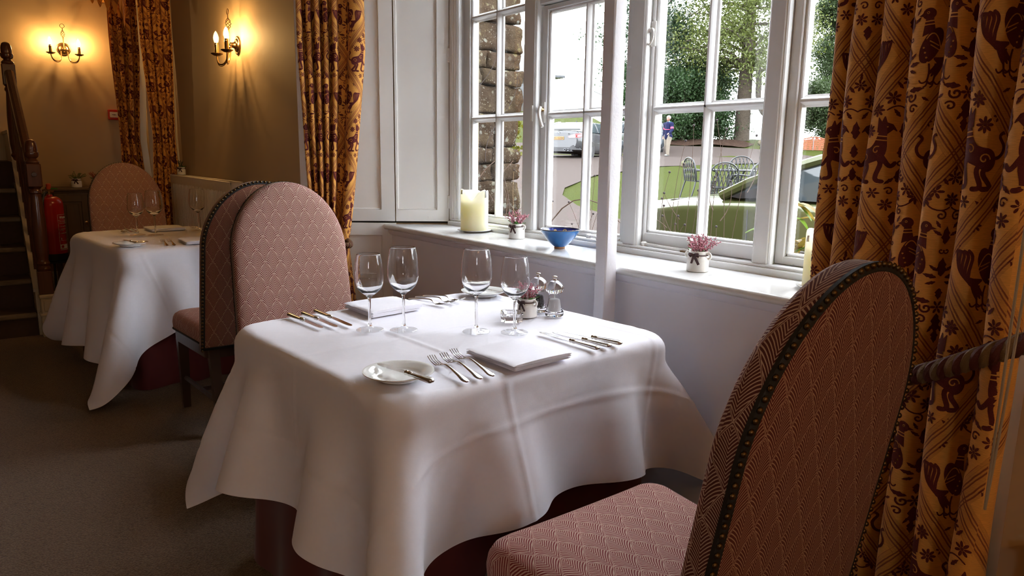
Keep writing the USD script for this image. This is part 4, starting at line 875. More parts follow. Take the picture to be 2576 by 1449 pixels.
obj('lettering', cat(wrap(xf(meshkit.text_mesh('Water', 0.019, 0.0008, True), (0.012, 0.333, 0.001)), 0.088, 0.0), *[wrap(xf(meshkit.text_mesh(s_, 0.0062, 0.0006), (0.008, z_, 0.001)), 0.088, 0.0) for s_, z_ in (('FIRE EXTINGUISHER', 0.306), ('WOOD PAPER TEXTILES', 0.292), ('1 PULL OUT PIN', 0.268), ('2 AIM AT BASE', 0.247), ('OF FIRE', 0.236), ('3 SQUEEZE LEVER', 0.214))]), 'label_white', LB, smooth=False)
obj('emblem', wrap(xf(lathe([(0, 0), (0.011, 0), (0.011, 0.0006), (0, 0.0006)], 18), (0.020, 0.112, 0.0016)), 0.088, 0.0), 'extinguisher_red', LB, smooth=False)
sd_ = thing('extinguisher_stand', 'black metal stand under the fire extinguisher', 'stand', (fx_, fy_, 0))
obj('platform', lathe([(0, fz_ - 0.016), (0.095, fz_ - 0.016), (0.095, fz_ - 0.001), (0, fz_ - 0.001)], 32), 'black_rubber', sd_)
for a in (0.3, 0.3 + 2 * PI / 3, 0.3 + 4 * PI / 3): obj('leg', tube([(0.08 * math.cos(a), 0.08 * math.sin(a), fz_ - 0.014), (0.11 * math.cos(a), 0.11 * math.sin(a), 0.004)], 0.009, 8), 'black_rubber', sd_)

cp = thing('call_point', 'small red fire alarm call point on the end wall', 'fire alarm call point', (1.145, 7.599, 1.56))
obj('housing', bx(-0.046, 0.046, -0.042, 0, -0.046, 0.046, 0.004), 'extinguisher_red', cp)
obj('panel', bx(-0.034, 0.034, -0.044, -0.041, -0.024, 0.024, 0.001), 'label_white', cp)
obj('arrows', cat(xf(prism([(-.020, 0), (-.008, .004), (-.008, -.004)], 0, .001, 'y'), (0, -0.0452, 0)), xf(prism([(.020, 0), (.008, .004), (.008, -.004)], 0, .001, 'y'), (0, -0.0452, 0)), xf(lathe([(0, 0), (0.005, 0), (0.005, 0.001), (0, 0.001)], 14), (0, -0.0442, 0), rx=PI / 2)), 'black_rubber', cp)
# ================================================================ things on the tables
ZT = TOP + 0.0062
def glass_prof(R, H, hb, stem, foot):
    """Outer and inner wall of a stemmed wine glass: bowl radius R, height H, bowl from hb up."""
    outer = smooth_prof([(0.0, 0.0), (foot, 0.0), (foot, 0.0018), (foot * 0.7, 0.0045), (0.009, 0.010), (stem, 0.022), (stem * 0.92, hb * 0.6), (stem * 1.05, hb - 0.006), (0.008, hb), (R * 0.55, hb + 0.012), (R * 0.86, hb + (H - hb) * 0.22), (R, hb + (H - hb) * 0.42), (R * 0.97, hb + (H - hb) * 0.62), (R * 0.80, H - 0.0006)], 110)
    inner = smooth_prof([(R * 0.80 - 0.0012, H), (R * 0.97 - 0.0013, hb + (H - hb) * 0.62), (R - 0.0014, hb + (H - hb) * 0.42), (R * 0.86 - 0.0015, hb + 0.001 + (H - hb) * 0.22), (R * 0.5, hb + 0.0155), (0.006, hb + 0.0065), (0.0, hb + 0.006)], 60)
    return np.vstack([outer, inner])
def wine_glass(label, loc, big):
    t = thing('wine_glass', label, 'wine glass', loc)
    R, H, hb, st_, ft = (0.0445, 0.240, 0.108, 0.0042, 0.040) if big else (0.0415, 0.220, 0.098, 0.0042, 0.0395)
    pr = glass_prof(R, H, hb, st_, ft); i = int(np.argmax(pr[:, 1] > hb - 0.003)); k = len(pr) - 1
    obj('bowl', lathe(np.vstack([[(0.0, pr[i, 1])], pr[i:]]), 56), 'glass', t, smooth=60)
    k2 = int(np.argmax((pr[:, 1] > 0.012) & (pr[:, 0] < 0.02)))
    obj('stem', lathe(np.vstack([[(0.0, pr[k2, 1])], pr[k2:i + 1], [(0.0, pr[i, 1])]]), 40), 'glass', t, smooth=60)
    obj('foot', lathe(pr[1:k2 + 1], 56), 'thin_glass', t, smooth=60)
    return t
g1 = wine_glass('smaller wine glass, nearest the copper-tinted knives', (0.885, 1.835, ZT), False)
g2 = wine_glass('taller wine glass beside the smaller one, in front of the folded back napkin', (0.963, 1.778, ZT), True)
copy(g2, 'wine_glass', 'taller wine glass standing in front of the far side plate', 'wine glass', (1.125, 1.647, ZT), 1.0)
copy(g1, 'wine_glass', 'smaller wine glass in front of the heather pot', 'wine glass', (1.210, 1.578, ZT), 0.4)
copy(g1, 'wine_glass', 'smaller wine glass on the far table, left of its pair', 'wine glass', (0.786, 4.716, ZT), 0, None, (1.1, 1.1, 1.12))
copy(g2, 'wine_glass', 'taller wine glass on the far table, beside the smaller one', 'wine glass', (0.874, 4.665, ZT), 0, None, (1.1, 1.1, 1.09))
copy(g2, 'wine_glass', 'wine glass on the far table, before the radiator', 'wine glass', (1.150, 4.80, ZT), 0, None, (1.1, 1.1, 1.09))

def knife(name, label, p, q, z=ZT, L=None, tilt=0.0, flip=1, group=None):
    """Table knife from blade tip p to handle end q (both on the table)."""
    p, q = np.array(p, float), np.array(q, float); d = q - p; Ln = float(np.hypot(*d)); rz = math.atan2(d[1], d[0])
    t = thing(name, label, 'knife', (p[0], p[1], z), rz, group, rx=0.0)
    B, H0 = 0.54 * Ln, 0.585 * Ln; w = 0.0095 * flip
    bl = np.array([(0.0, 0.2 * w), (0.004, 0.75 * w), (0.012, 1.05 * w), (0.03, 1.1 * w), (B * .8, 1.0 * w), (B, 0.8 * w), (B, -0.55 * w), (B * .75, -0.62 * w), (0.03, -0.6 * w), (0.010, -0.42 * w), (0.002, -0.1 * w)])
    v, f = prism(bl, 0.0, 0.0012); v[:, 2] += 0.0035 + 0.0025 * v[:, 0] / Ln; obj('blade', (v, f), 'steel', t, smooth=30)
    obj('bolster', xf(lathe(smooth_prof([(0, 0), (0.0035, 0.0), (0.0060, 0.004), (0.0046, 0.009), (0.0062, 0.014), (0.0055, 0.020), (0, 0.021)], 24), 18), (B - 0.002, 0, 0.0065), ry=PI / 2), 'silver', t)
    hp_ = [(H0 - 0.004, 0.0052), (H0 + 0.02, 0.0062), (Ln - 0.03, 0.0085), (Ln - 0.012, 0.0092), (Ln - 0.004, 0.0080), (Ln, 0.003)]
    xs = np.array(hp_); xx = np.linspace(xs[0, 0], Ln, 26); rr = interpolate.PchipInterpolator(xs[:, 0], xs[:, 1])(xx); a = np.linspace(0, 2 * PI, 17)
    P = np.array([[(x, r * math.copysign(abs(math.cos(t_)) ** 0.6, math.cos(t_)), 0.0066 + 0.62 * r * math.copysign(abs(math.sin(t_)) ** 0.6, math.sin(t_))) for t_ in a] for x, r in zip(xx, rr)])
    c0, c1 = P[:1].mean(1, keepdims=True), P[-1:].mean(1, keepdims=True); P = np.concatenate([np.repeat(c0, 17, 1), P, np.repeat(c1, 17, 1)], 0)
    obj('handle', grid(P), 'silver', t, smooth=40)
    return t
def fork(name, label, p, q, z=ZT, group=None):
    """Table fork from the tine tips p to the handle end q, tines curving up."""
    p, q = np.array(p, float), np.array(q, float); d = q - p; Ln = float(np.hypot(*d)); rz = math.atan2(d[1], d[0])
    t = thing(name, label, 'fork', (p[0], p[1], z), rz, group)
    prof = interpolate.PchipInterpolator([0, 0.10 * Ln, 0.24 * Ln, 0.34 * Ln, 0.45 * Ln, 0.75 * Ln, Ln], [0.015, 0.0065, 0.0030, 0.0075, 0.0125, 0.0075, 0.0020])
    for k in range(4):
        y = (k - 1.5) * 0.0062; xx = np.linspace(0.0015 * abs(k - 1.5), 0.27 * Ln, 14); r = np.linspace(0.0009, 0.0017, 14)
        obj('tine', tube(np.c_[xx, np.full(14, y) * (1 - 0.05 * (xx / Ln)), prof(xx)], r, 6), 'steel', t)
    xx = np.linspace(0.245 * Ln, Ln, 44); u = xx / Ln
    w = np.interp(u, [0.245, 0.27, 0.33, 0.38, 0.45, 0.6, 0.8, 0.94, 0.98, 1.0], [0.0112, 0.0114, 0.0098, 0.0045, 0.0028, 0.0034, 0.0062, 0.0098, 0.0085, 0.004])
    th = np.interp(u, [0.24, 0.4, 0.5, 1.0], [0.0014, 0.0022, 0.0024, 0.0018]); a = np.linspace(0, 2 * PI, 15)
    P = np.array([[(x, ww * math.cos(b), prof(x) + h * math.sin(b) - (0.0015 * (1 - abs(math.cos(b))) if 0.25 < x / Ln < .36 else 0)) for b in a] for x, ww, h in zip(xx, w, th)])
    c0, c1 = P[:1].mean(1, keepdims=True), P[-1:].mean(1, keepdims=True); P = np.concatenate([np.repeat(c0, 15, 1), P, np.repeat(c1, 15, 1)], 0)
    obj('handle', grid(P), 'steel', t, smooth=40)
    return t
for k, (p, q, l) in enumerate((((0.773, 1.915), (0.757, 2.135), 'silver table knife nearest the table corner by the two chairs'), ((0.812, 1.905), (0.800, 2.130), 'middle knife of the three by the back to back chairs'), ((0.852, 1.893), (0.845, 2.140), 'third knife, closest to the folded back napkin'))):
    knife('table_knife', l, p, q, flip=-1)
for p, q, l in (((1.262, 1.530), (1.276, 1.300), 'longest front-right knife, nearest the folded front napkin'), ((1.291, 1.508), (1.321, 1.302), 'middle knife of the three on the window side'), ((1.323, 1.512), (1.363, 1.303), 'outermost knife on the window side of the near table')):
    knife('table_knife', l, p, q, flip=1)
for p, q, l in (((0.868, 1.468), (0.846, 1.274), 'table fork touching the front side plate'), ((0.904, 1.470), (0.884, 1.275), 'middle fork of the three in front'), ((0.944, 1.487), (0.919, 1.276), 'fork nearest the folded front napkin')):
    fork('table_fork', l, p, q)
for p, q, l in (((1.242, 1.985), (1.196, 2.165), 'back fork nearest the folded back napkin'), ((1.290, 2.000), (1.230, 2.180), 'middle fork of the three at the back of the table'), ((1.325, 2.015), (1.264, 2.185), 'back fork closest to the far side plate')):
    fork('table_fork', l, p, q)
def plate(label, loc, R=0.0815):
    t = thing('side_plate', label, 'plate', loc)
    obj('well', lathe(smooth_prof([(0, 0.0025), (R * 0.55, 0.0025), (R * 0.60, 0.004), (R * 0.66, 0.0065), (R * 0.985, 0.0165), (R, 0.0178), (R * 0.985, 0.0186), (R * 0.66, 0.0095), (R * 0.6, 0.0065), (R * 0.54, 0.005), (0, 0.005)], 70), 60), 'porcelain', t, smooth=50)
    obj('foot', lathe([(R * 0.52, 0.003), (R * 0.53, 0.0), (R * 0.57, 0.0), (R * 0.58, 0.004)], 48), 'porcelain', t)
    return t
pl1 = plate('white side plate with a butter knife at the front corner of the near table', (0.738, 1.390, ZT))
copy(pl1, 'side_plate', 'white side plate at the back of the near table behind the taller glass', 'plate', (1.455, 2.085, ZT))
copy(pl1, 'side_plate', 'white side plate on the far table', 'plate', (0.662, 4.20, ZT), 0, None, (1.05, 1.05, 1.05))
def butter(label, c, z, rz, tilt, L=0.19):
    t = knife('butter_knife', label, (0, 0), (L, 0)); x = UsdGeom.Xformable(stage.GetPrimAtPath(t)); x.MakeMatrixXform()
    m = Gf.Matrix4d(1.0); m.SetTranslate(Gf.Vec3d(-L * 0.56, 0, -0.005)); R_ = Gf.Matrix4d(1.0); R_.SetRotate(Gf.Rotation(Gf.Vec3d(0, 1, 0), -tilt)); Z_ = Gf.Matrix4d(1.0); Z_.SetRotate(Gf.Rotation(Gf.Vec3d(0, 0, 1), math.degrees(rz))); T_ = Gf.Matrix4d(1.0); T_.SetTranslate(Gf.Vec3d(*c, z))
    x.GetOrderedXformOps()[0].Set(m * R_ * Z_ * T_)
butter('butter knife lying across the front side plate', (0.735, 1.345), ZT + 0.0225, math.atan2(-0.187, 0.034), 0.0, 0.195)
butter('butter knife with a dark handle across the back side plate', (1.452, 2.10), ZT + 0.0225, math.atan2(0.16, -0.05), 0.0, 0.19)
butter('butter knife lying on the side plate of the far table', (0.662, 4.19), ZT + 0.024, math.atan2(-0.15, 0.03), 0.0, 0.18)

def napkin(label, quad, z=ZT, t=0.016):
    """Linen folded over itself: quad corners anticlockwise; folded edge along the second side."""
    th = thing('napkin', label, 'napkin', (0, 0, 0)); q = np.array(quad, float); c = q.mean(0); e0 = (q[1] - q[0]); e1 = (q[3] - q[0])
    n = 26; s = np.linspace(0, 1, n); rng = np.random.default_rng(int(abs(c[0] * 1000)))
    def bil(u, v): return (q[0] * (1 - u) * (1 - v) + q[1] * u * (1 - v) + q[2] * u * v + q[3] * (1 - u) * v)
    hh = [0.0, 0.34, 0.40, 0.68, 0.74, 1.0]
    for name, (a, b, ins) in (('lower_fold', (0.0, 0.30, 0.012)), ('middle_fold', (0.31, 0.60, 0.004)), ('upper_fold', (0.61, 1.0, 0.0))):
        lo, hi = a * t, b * t; r = (hi - lo) / 2; rows = []
        for k in range(11):                                           # round along u at each v: a flattened loop of cloth
            ang = PI * k / 10
        m_ = 15; ring = []
        for u, zz_ in [(0.02, lo + r * 0.7), (0.0, lo + r), (0.02, hi - r * .4), (0.06, hi)] + [(x, hi) for x in np.linspace(0.12, 0.88, 9)] + [(0.95, hi - r * 0.25), (0.985, hi - r * 0.7), (1.0, lo + r), (0.985, lo + r * 0.4), (0.95, lo)] + [(x, lo) for x in np.linspace(0.88, 0.12, 7)] + [(0.05, lo)]:
            ring.append((u, zz_))
        ring.append(ring[0]); v_ = np.linspace(ins, 1 - ins * .4, n)
        P = np.array([[np.r_[bil(u * (1 - ins) + ins * .3, v), z + zz_ * (1 - 0.10 * (v > .96)) + 0.0010 * math.sin(7 * v + 5 * u + a * 9) * (zz_ > lo + r)] for u, zz_ in ring] for v in v_])
        c0, c1 = P[:1].mean(1, keepdims=True), P[-1:].mean(1, keepdims=True)
        c0[..., 2], c1[..., 2] = P[0, :, 2].mean(), P[-1, :, 2].mean(); c0, c1 = np.repeat(c0, P.shape[1], 1), np.repeat(c1, P.shape[1], 1)
        P = np.concatenate([c0, P, c1], 0); obj(name, grid(P), 'linen', th, smooth=50)
napkin('folded white napkin at the front of the near table', [(0.978, 1.275), (1.172, 1.290), (1.166, 1.477), (0.972, 1.470)])
napkin('folded white napkin at the back of the near table behind the glasses', [(0.952, 1.965), (1.150, 1.995), (1.140, 2.165), (0.946, 2.150)], t=0.020)
napkin('folded white napkin at the back of the far table', [(0.885, 4.86), (1.098, 4.90), (1.095, 5.10), (0.880, 5.08)])
napkin('folded white napkin at the front of the far table', [(0.911, 4.10), (1.10, 4.12), (1.10, 4.32), (0.920, 4.32)])
fork('table_fork', 'left fork at the front of the far table', (0.836, 4.30), (0.818, 4.10)); fork('table_fork', 'right fork at the front of the far table', (0.872, 4.31), (0.853, 4.095))
fork('table_fork', 'fork at the far right of the far table before the radiator', (1.150, 5.00), (1.178, 4.80))
knife('table_knife', 'knife on the far table nearest its two glasses', (0.812, 4.86), (0.811, 5.08), flip=-1); knife('table_knife', 'knife on the far table beside the spoon', (0.776, 4.86), (0.778, 5.08), flip=-1)
sp = thing('spoon', 'spoon beside the knives on the far table', 'spoon', (0.742, 4.87, ZT), math.pi / 2 + 0.05)
obj('bowl', xf(cushion([(0.026 * math.cos(a), 0.018 * math.sin(a)) for a in np.linspace(0, 2 * PI, 28)[:-1]], [(9, 0.0005), (0.012, 0.0008), (0.004, 0.004), (0.0, 0.0085), (0.001, 0.0095), (0.005, 0.0055), (0.013, 0.0025), (9, 0.002)]), (0.024, 0, 0)), 'steel', sp)
obj('handle', tube([(0.048, 0, 0.0085), (0.09, 0, 0.011), (0.15, 0, 0.007), (0.20, 0, 0.003)], [0.0025, 0.0022, 0.003, 0.004], 8), 'steel', sp)

# ---------------------------------------------------------------- pots of heather
def heather(name, label, loc, s, seed, rz=0.0, flowers='pink_bud', sprays=15, spread=1.0, handles=True, lean=(0, 0)):
    rng = np.random.default_rng(seed); t = thing(name, label, 'flower pot', loc, rz, None, (s, s, s))
    obj('pot', lathe(smooth_prof([(0, 0.0), (0.029, 0.0), (0.0312, 0.002), (0.0312, 0.034), (0.030, 0.040), (0.0262, 0.046), (0.0255, 0.052), (0.0270, 0.056), (0.0275, 0.0585), (0.0255, 0.0588), (0.0235, 0.052), (0.0235, 0.045), (0, 0.045)], 60), 44), 'crock', t, smooth=50)
    obj('soil', lathe([(0, 0.047), (0.0238, 0.047), (0.0238, 0.045), (0, 0.045)], 24), 'twig', t)
    if handles:
        for a in (0.0, PI):
            h = spline([(0.0268, 0, 0.0505), (0.034, 0, 0.0525), (0.0375, 0, 0.047), (0.0355, 0, 0.040), (0.0302, 0, 0.0375)], 16); obj('lug', xf(tube(h, 0.0036, 8), rz=a), 'crock', t)
    # ribbon bow on the shoulder
    b = obj('ribbon', tube(np.c_[0.0272 * np.cos(np.linspace(0, 2 * PI, 40)), 0.0272 * np.sin(np.linspace(0, 2 * PI, 40)), np.full(40, 0.0475)], 0.0018, 6), 'ribbon', t)
    def strip(pts, w, tw=0.0):
        p = spline(pts, 14); return grid(np.array([[q + np.array([0, -0.0006, -w / 2 + w * k]) for k in (0, 1)] for q in p]))
    fy = -0.0288
    for sx in (-1, 1):
        obj('loop', strip([(0, fy, 0.0475), (sx * 0.008, fy - 0.006, 0.052), (sx * 0.015, fy - 0.002, 0.051), (sx * 0.014, fy + 0.001, 0.0475), (0, fy - .001, 0.0470)], 0.0075), 'ribbon', b)
    obj('tail', grid(np.array([[(x0 + 0.016 * k + (-.003 if e == 0 else .004), fy - 0.004 - .001 * e, 0.047 - 0.026 * k + (.004 if e else 0)) for e in (0, 1)] for x0, k in ((0, 0), (0, .25), (0, .5), (0, .75), (0, 1))])), 'ribbon', b)
    obj('tail', grid(np.array([[(-0.006 * k + (-.003 if e == 0 else .004), fy - 0.004 - .001 * e, 0.047 - 0.022 * k) for e in (0, 1)] for k in (0, .25, .5, .75, 1)])), 'ribbon', b)
    twigs, buds = [], []
    for k in range(sprays):
        a = rng.uniform(0, 2 * PI); r1 = rng.uniform(0.02, 0.055) * spread; h = rng.uniform(0.032, 0.058) * (1.15 - r1 / 0.09)
        p = spline([(0.012 * math.cos(a), 0.012 * math.sin(a), 0.045), (0.5 * r1 * math.cos(a) + lean[0] * .3, 0.5 * r1 * math.sin(a) + lean[1] * .3, 0.060 + h * 0.3), (r1 * math.cos(a + .2) + lean[0], r1 * math.sin(a + .2) + lean[1], 0.060 + h)], 14)
        twigs.append(tube(p, np.linspace(0.0010, 0.0005, 14), 5))
        for i in range(4, 14):
            for j in range(2):
                d = rng.normal(size=3); d /= np.linalg.norm(d); c = p[i] + d * rng.uniform(0.002, 0.006); buds.append(ball(c, rng.uniform(0.0015, 0.0024), 1)); twigs.append(tube([p[i], c], 0.0005, 4, False))
    sprig = obj('sprigs', cat(*twigs), 'twig', t)
    obj('blossom', cat(*buds), flowers, t, smooth=True, kind='stuff')
    for k in range(5):
        a = rng.uniform(0, 2 * PI); L = rng.uniform(0.022, 0.034); c = np.array([0.016 * math.cos(a), 0.016 * math.sin(a), 0.050]); d = np.array([math.cos(a) * 0.8, math.sin(a) * 0.8, 0.75]); d /= np.linalg.norm(d); sd = np.cross(d, [0, 0, 1]); sd /= np.linalg.norm(sd); up = np.cross(sd, d)
        P = np.array([[c + d * L * u + sd * w * 0.0085 * math.sin(PI * min(1, u * .96 + .02)) ** 0.7 + up * (0.002 * (w * w) - 0.006 * u * u) for w in (-1, -.5, 0, .5, 1)] for u in np.linspace(0, 1, 9)])
        obj('leaf', grid(P), 'leaf_green', t, smooth=True)
    return t
heather('heather_pot', 'small white pot of pink heather on the near table beside the pepper mill', (1.372, 1.725, ZT), 1.0, 11, -1.35, lean=(-0.004, 0.0))
heather('heather_pot', 'white pot of pink heather on the windowsill right of the post', (1.912, 1.500, 0.8805), 1.16, 12, -1.30, sprays=20, spread=1.05)
heather('heather_pot', 'white pot of pink heather on the windowsill between candle and blue bowl', (1.963, 2.554, 0.8805), 1.16, 13, -1.25, sprays=16, lean=(0.006, -0.006))
simple('coral', (0.5, 0.14, 0.09), 0.6); simple('pale_leafbud', (0.16, 0.20, 0.05), 0.6)
heather('flower_pot', 'white pot with a black bow and green sprigs on the oak cabinet', (0.775, 7.34, 0.918), 1.30, 14, -0.3, 'pale_leafbud', 14, 1.3, False)
heather('flower_pot', 'pot of coral flowers on the oak cabinet next to the far chair', (0.930, 7.36, 0.918), 1.25, 15, -0.3, 'coral', 18, 0.9, False)
heather('flower_pot', 'small dark-ribboned pot on the radiator by the far curtain', (1.343, 6.02, 1.063), 1.0, 16, -0.6, 'leaf_dark', 8, 0.6, False)

# ---------------------------------------------------------------- mills, glass dish
def mill(name, label, loc, fill, metal_band):
    t = thing(name, label, 'mill', loc, 0.0, None, (1.2, 1.2, 1.02))
    obj('body', lathe(np.vstack([smooth_prof([(0, 0.0), (0.0235, 0.0), (0.0245, 0.004), (0.0245, 0.012), (0.0215, 0.020), (0.0175, 0.045), (0.0165, 0.062), (0.0172, 0.070), (0.0165, 0.072)], 40), smooth_prof([(0.0140, 0.072), (0.0138, 0.060), (0.0150, 0.045), (0.0180, 0.022), (0.0185, 0.014), (0, 0.014)], 30)]), 40), 'acrylic', t, smooth=50)
    obj('filling', lathe(smooth_prof([(0, 0.0146), (0.0176, 0.0146), (0.0172, 0.024), (0.0146, 0.046), (0.013, 0.052), (0.006, 0.0545), (0, 0.055)], 30), 30), fill, t)
    obj('rod', lathe([(0, 0.014), (0.0015, 0.014), (0.0015, 0.118), (0, 0.118)], 10), 'steel', t)
    obj('head', lathe(smooth_prof([(0.0, 0.0728), (0.0165, 0.0728), (0.0215, 0.077), (0.0242, 0.086), (0.0225, 0.096), (0.0165, 0.104), (0.0085, 0.110), (0.0, 0.111)], 40), 40), 'acrylic', t, smooth=50)
    if metal_band: obj('band', lathe([(0.0142, 0.066), (0.0178, 0.066), (0.0178, 0.0726), (0.0142, 0.0726)], 32), 'steel', t)
    obj('knob', lathe(smooth_prof([(0, 0.110), (0.0045, 0.1105), (0.0045, 0.114), (0.0035, 0.116), (0.0058, 0.1185), (0.0062, 0.122), (0.005, 0.1245), (0, 0.125)], 24), 22), 'silver', t)
    return t
mill('salt_mill', 'clear acrylic mill half full of white salt', (1.451, 1.686, ZT), 'salt', False)
mill('pepper_mill', 'clear mill of black peppercorns half hidden behind the heather pot', (1.447, 1.764, ZT), 'peppercorn', True)
ds = thing('salt_dish', 'small square clear glass dish beside the heather pot', 'dish', (1.293, 1.700, ZT), 0.9, None, (1.28, 1.28, 1.15))
oct_ = [(-.026, -.017), (-.017, -.026), (.017, -.026), (.026, -.017), (.026, .017), (.017, .026), (-.017, .026), (-.026, .017)]
obj('base', cushion(oct_, [(9, 0.0), (0.004, 0.0), (0.001, 0.002), (0.0025, 0.006), (0.0005, 0.010), (-0.002, 0.022), (-0.001, 0.0245), (0.002, 0.025), (0.007, 0.022), (0.010, 0.015), (9, 0.014)]), 'glass', ds, smooth=25)

# ---------------------------------------------------------------- on the windowsill
def candle(label, loc, R, H, seed, notch, dip):
    rng = np.random.default_rng(seed); t = thing('pillar_candle', label, 'candle', loc); n = 72; a = np.linspace(0, 2 * PI, n, endpoint=False)
    rim = H + dip * (0.5 * np.sin(2 * a + seed) + 0.35 * np.sin(3 * a + 1.7 * seed)) * 0.55
    for c, w, d in notch: rim -= d * np.exp(-(((a - c + PI) % (2 * PI) - PI) / w) ** 2)
    rows = []
    for k, (rr, f) in enumerate([(0.0, 0), (0.97, 0), (1.0, 0.01), (1.0, 0.3), (1.0, 0.6), (1.0, 0.85), (1.0, 0.94), (0.985, 0.985), (0.95, 1.0), (0.90, 0.992), (0.86, 0.95), (0.83, 0.88)]):
        rows.append(np.c_[R * rr * np.cos(a), R * rr * np.sin(a), rim * f + (0.0 if f else 0.0)])
    zi = H * 0.72
    for rr in (0.8, 0.5, 0.15, 0.0): rows.append(np.c_[R * rr * np.cos(a), R * rr * np.sin(a), np.full(n, zi - 0.01 * (1 - rr))])
    P = np.array(rows); P = np.concatenate([P, P[:, :1]], 1); obj('wax', grid(P), 'wax', t, smooth=70)
    obj('wick', tube([(0, 0, zi - 0.012), (0.001, 0, zi + 0.008), (0.004, 0.001, zi + 0.016)], 0.0014, 6), 'wick', t)
    for k in range(4):
        b = rng.uniform(0, 2 * PI); l = rng.uniform(0.02, 0.05); i = int(b / (2 * PI) * n) % n
        obj('drip', tube([(R * math.cos(b) * 0.985, R * math.sin(b) * 0.985, rim[i] - 0.004), (R * math.cos(b) * 1.004, R * math.sin(b) * 1.004, rim[i] - 0.012), (R * math.cos(b) * 1.003, R * math.sin(b) * 1.003, rim[i] - l)], [0.004, 0.0045, 0.0055], 8), 'wax', t)
    return t
def saucer(label, loc, R):
    t = thing('saucer', label, 'saucer', loc); obj('dish', lathe(smooth_prof([(0, 0.0), (R * 0.6, 0.0), (R * 0.64, 0.003), (R * 0.97, 0.009), (R, 0.0105), (R * 0.96, 0.0115), (R * 0.66, 0.0065), (R * 0.6, 0.005), (0, 0.005)], 40), 48), 'porcelain', t, smooth=50)
saucer('white saucer under the whole pillar candle', (1.955, 2.883, 0.8805), 0.084)
candle('thick ivory pillar candle with a dripped rim at the left end of the windowsill', (1.955, 2.883, 0.8862), 0.067, 0.196, 3, [(-2.35, 0.35, 0.035), (-0.9, 0.25, 0.018), (0.1, 0.35, 0.022)], 0.018)
saucer('pale saucer under the burnt-down candle by the big curtain', (1.958, 1.072, 0.8805), 0.086)
candle('burnt-down ivory candle with a scooped wall half hidden by the big curtain', (1.958, 1.072, 0.8862), 0.068, 0.160, 5, [(-2.0, 0.55, 0.055), (-0.4, 0.4, 0.03)], 0.02)
bw = thing('bowl', 'blue glazed footed bowl on the windowsill left of the post', 'bowl', (1.901, 2.186, 0.8805))
obj('body', lathe(smooth_prof([(0.0, 0.006), (0.022, 0.008), (0.030, 0.013), (0.048, 0.030), (0.066, 0.052), (0.078, 0.070), (0.0815, 0.077)], 50), 56), 'blue_glaze', bw)
obj('inside', lathe(smooth_prof([(0.0795, 0.0775), (0.075, 0.070), (0.063, 0.052), (0.045, 0.031), (0.025, 0.015), (0, 0.012)], 40), 56), 'blue_inside', bw)
obj('rim', lathe(smooth_prof([(0.0812, 0.0755), (0.0828, 0.078), (0.081, 0.0795), (0.079, 0.078), (0.0785, 0.0762)], 20), 56), 'glaze_rim', bw)
obj('foot', lathe([(0.0, 0.0), (0.0215, 0.0), (0.0225, 0.002), (0.0215, 0.0085), (0, 0.0085)], 40), 'terracotta', bw)
for k in range(11):
    a = 2 * PI * k / 11; r_, z_ = 0.0706, 0.0640; sl = math.atan2(0.018, 0.012)
    m = lathe([(0.0035, 0.0), (0.0085, 0.0), (0.0085, 0.0007), (0.0035, 0.0007)] if k % 2 else [(0.0, 0.0), (0.0065, 0.0), (0.0065, 0.0007), (0, 0.0007)], 18)
    obj('spot', xf(xf(m, ry=-sl), (r_ - 0.001, 0, z_), rz=0) if False else xf(xf(xf(m, ry=-sl), (r_ - 0.0012, 0, z_ + 0.0008)), rz=a), 'glaze_spot', bw)

# window catches and stays
def stay(label, y0, y1, x=2.075, z=0.921, turn=0.0):
    t = thing('window_stay', label, 'window stay')
    obj('arm', tube(spline([(x, y0, z), (x - 0.004, (y0 + y1) / 2, z - 0.003), (x - 0.002, y1, z)], 16), 0.0055, 6), 'iron_white', t)
    obj('pivot', xf(lathe([(0, -0.012), (0.012, -0.012), (0.012, 0.004), (0.007, 0.008), (0, 0.008)], 16), (x, y0, z)), 'iron_white', t)
    obj('foot_plate', cat(bx(x - 0.022, x + 0.016, y1 + 0.05, y1 + 0.115, 0.9125, 0.917, 0.001), tube([(x - 0.004, y1 + 0.083, 0.915), (x - 0.004, y1 + 0.083, 0.945)], 0.006, 8)), 'brass_old', t)
    obj('knob', xf(lathe(smooth_prof([(0, 0.030), (0.004, 0.030), (0.004, 0.036), (0.013, 0.040), (0.015, 0.044), (0.012, 0.049), (0, 0.051)], 20), 20), (x - 0.004, y1 + 0.083, 0.913)), 'iron_white', t)
stay('painted casement stay lying along the window frame right of the post', 1.89, 1.58)
stay('painted casement stay with brass foot behind the blue bowl', 2.20, 2.02, turn=0.3)
def catch(label, y, z, sgn, ring):
    t = thing('window_catch', label, 'window catch')
    obj('plate', cat(bx(2.088, 2.0945, y - 0.012, y + 0.012, z - 0.045, z + 0.045, 0.002)), 'iron_white', t)
    obj('pivot', xf(lathe([(0, 0), (0.009, 0), (0.009, 0.012), (0, 0.014)], 14), (2.0885, y, z + 0.012), ry=-PI / 2), 'brass' if not ring else 'iron_white', t)
    if ring:
        a = np.linspace(0, 2 * PI, 24); obj('ring_pull', tube(np.c_[2.072 + 0.004 * np.cos(a), y + 0.016 * np.sin(a), z - 0.012 + 0.028 * np.cos(a)], 0.004, 6), 'iron_white', t)
    else:
        obj('lever', tube(spline([(2.074, y, z + 0.024), (2.066, y - 0.002, z), (2.064, y - 0.010, z - 0.03), (2.066, y - 0.026, z - 0.065)], 16), [0.008] * 10 + [0.0075] * 6, 8), 'iron_white', t)
        obj('keeper', bx(2.05, 2.056, y + 0.028, y + 0.042, z - 0.04, z + 0.03, 0.002), 'iron_white', t)
catch('white lever catch on the casement left of the post', 2.540, 1.440, 1, False)
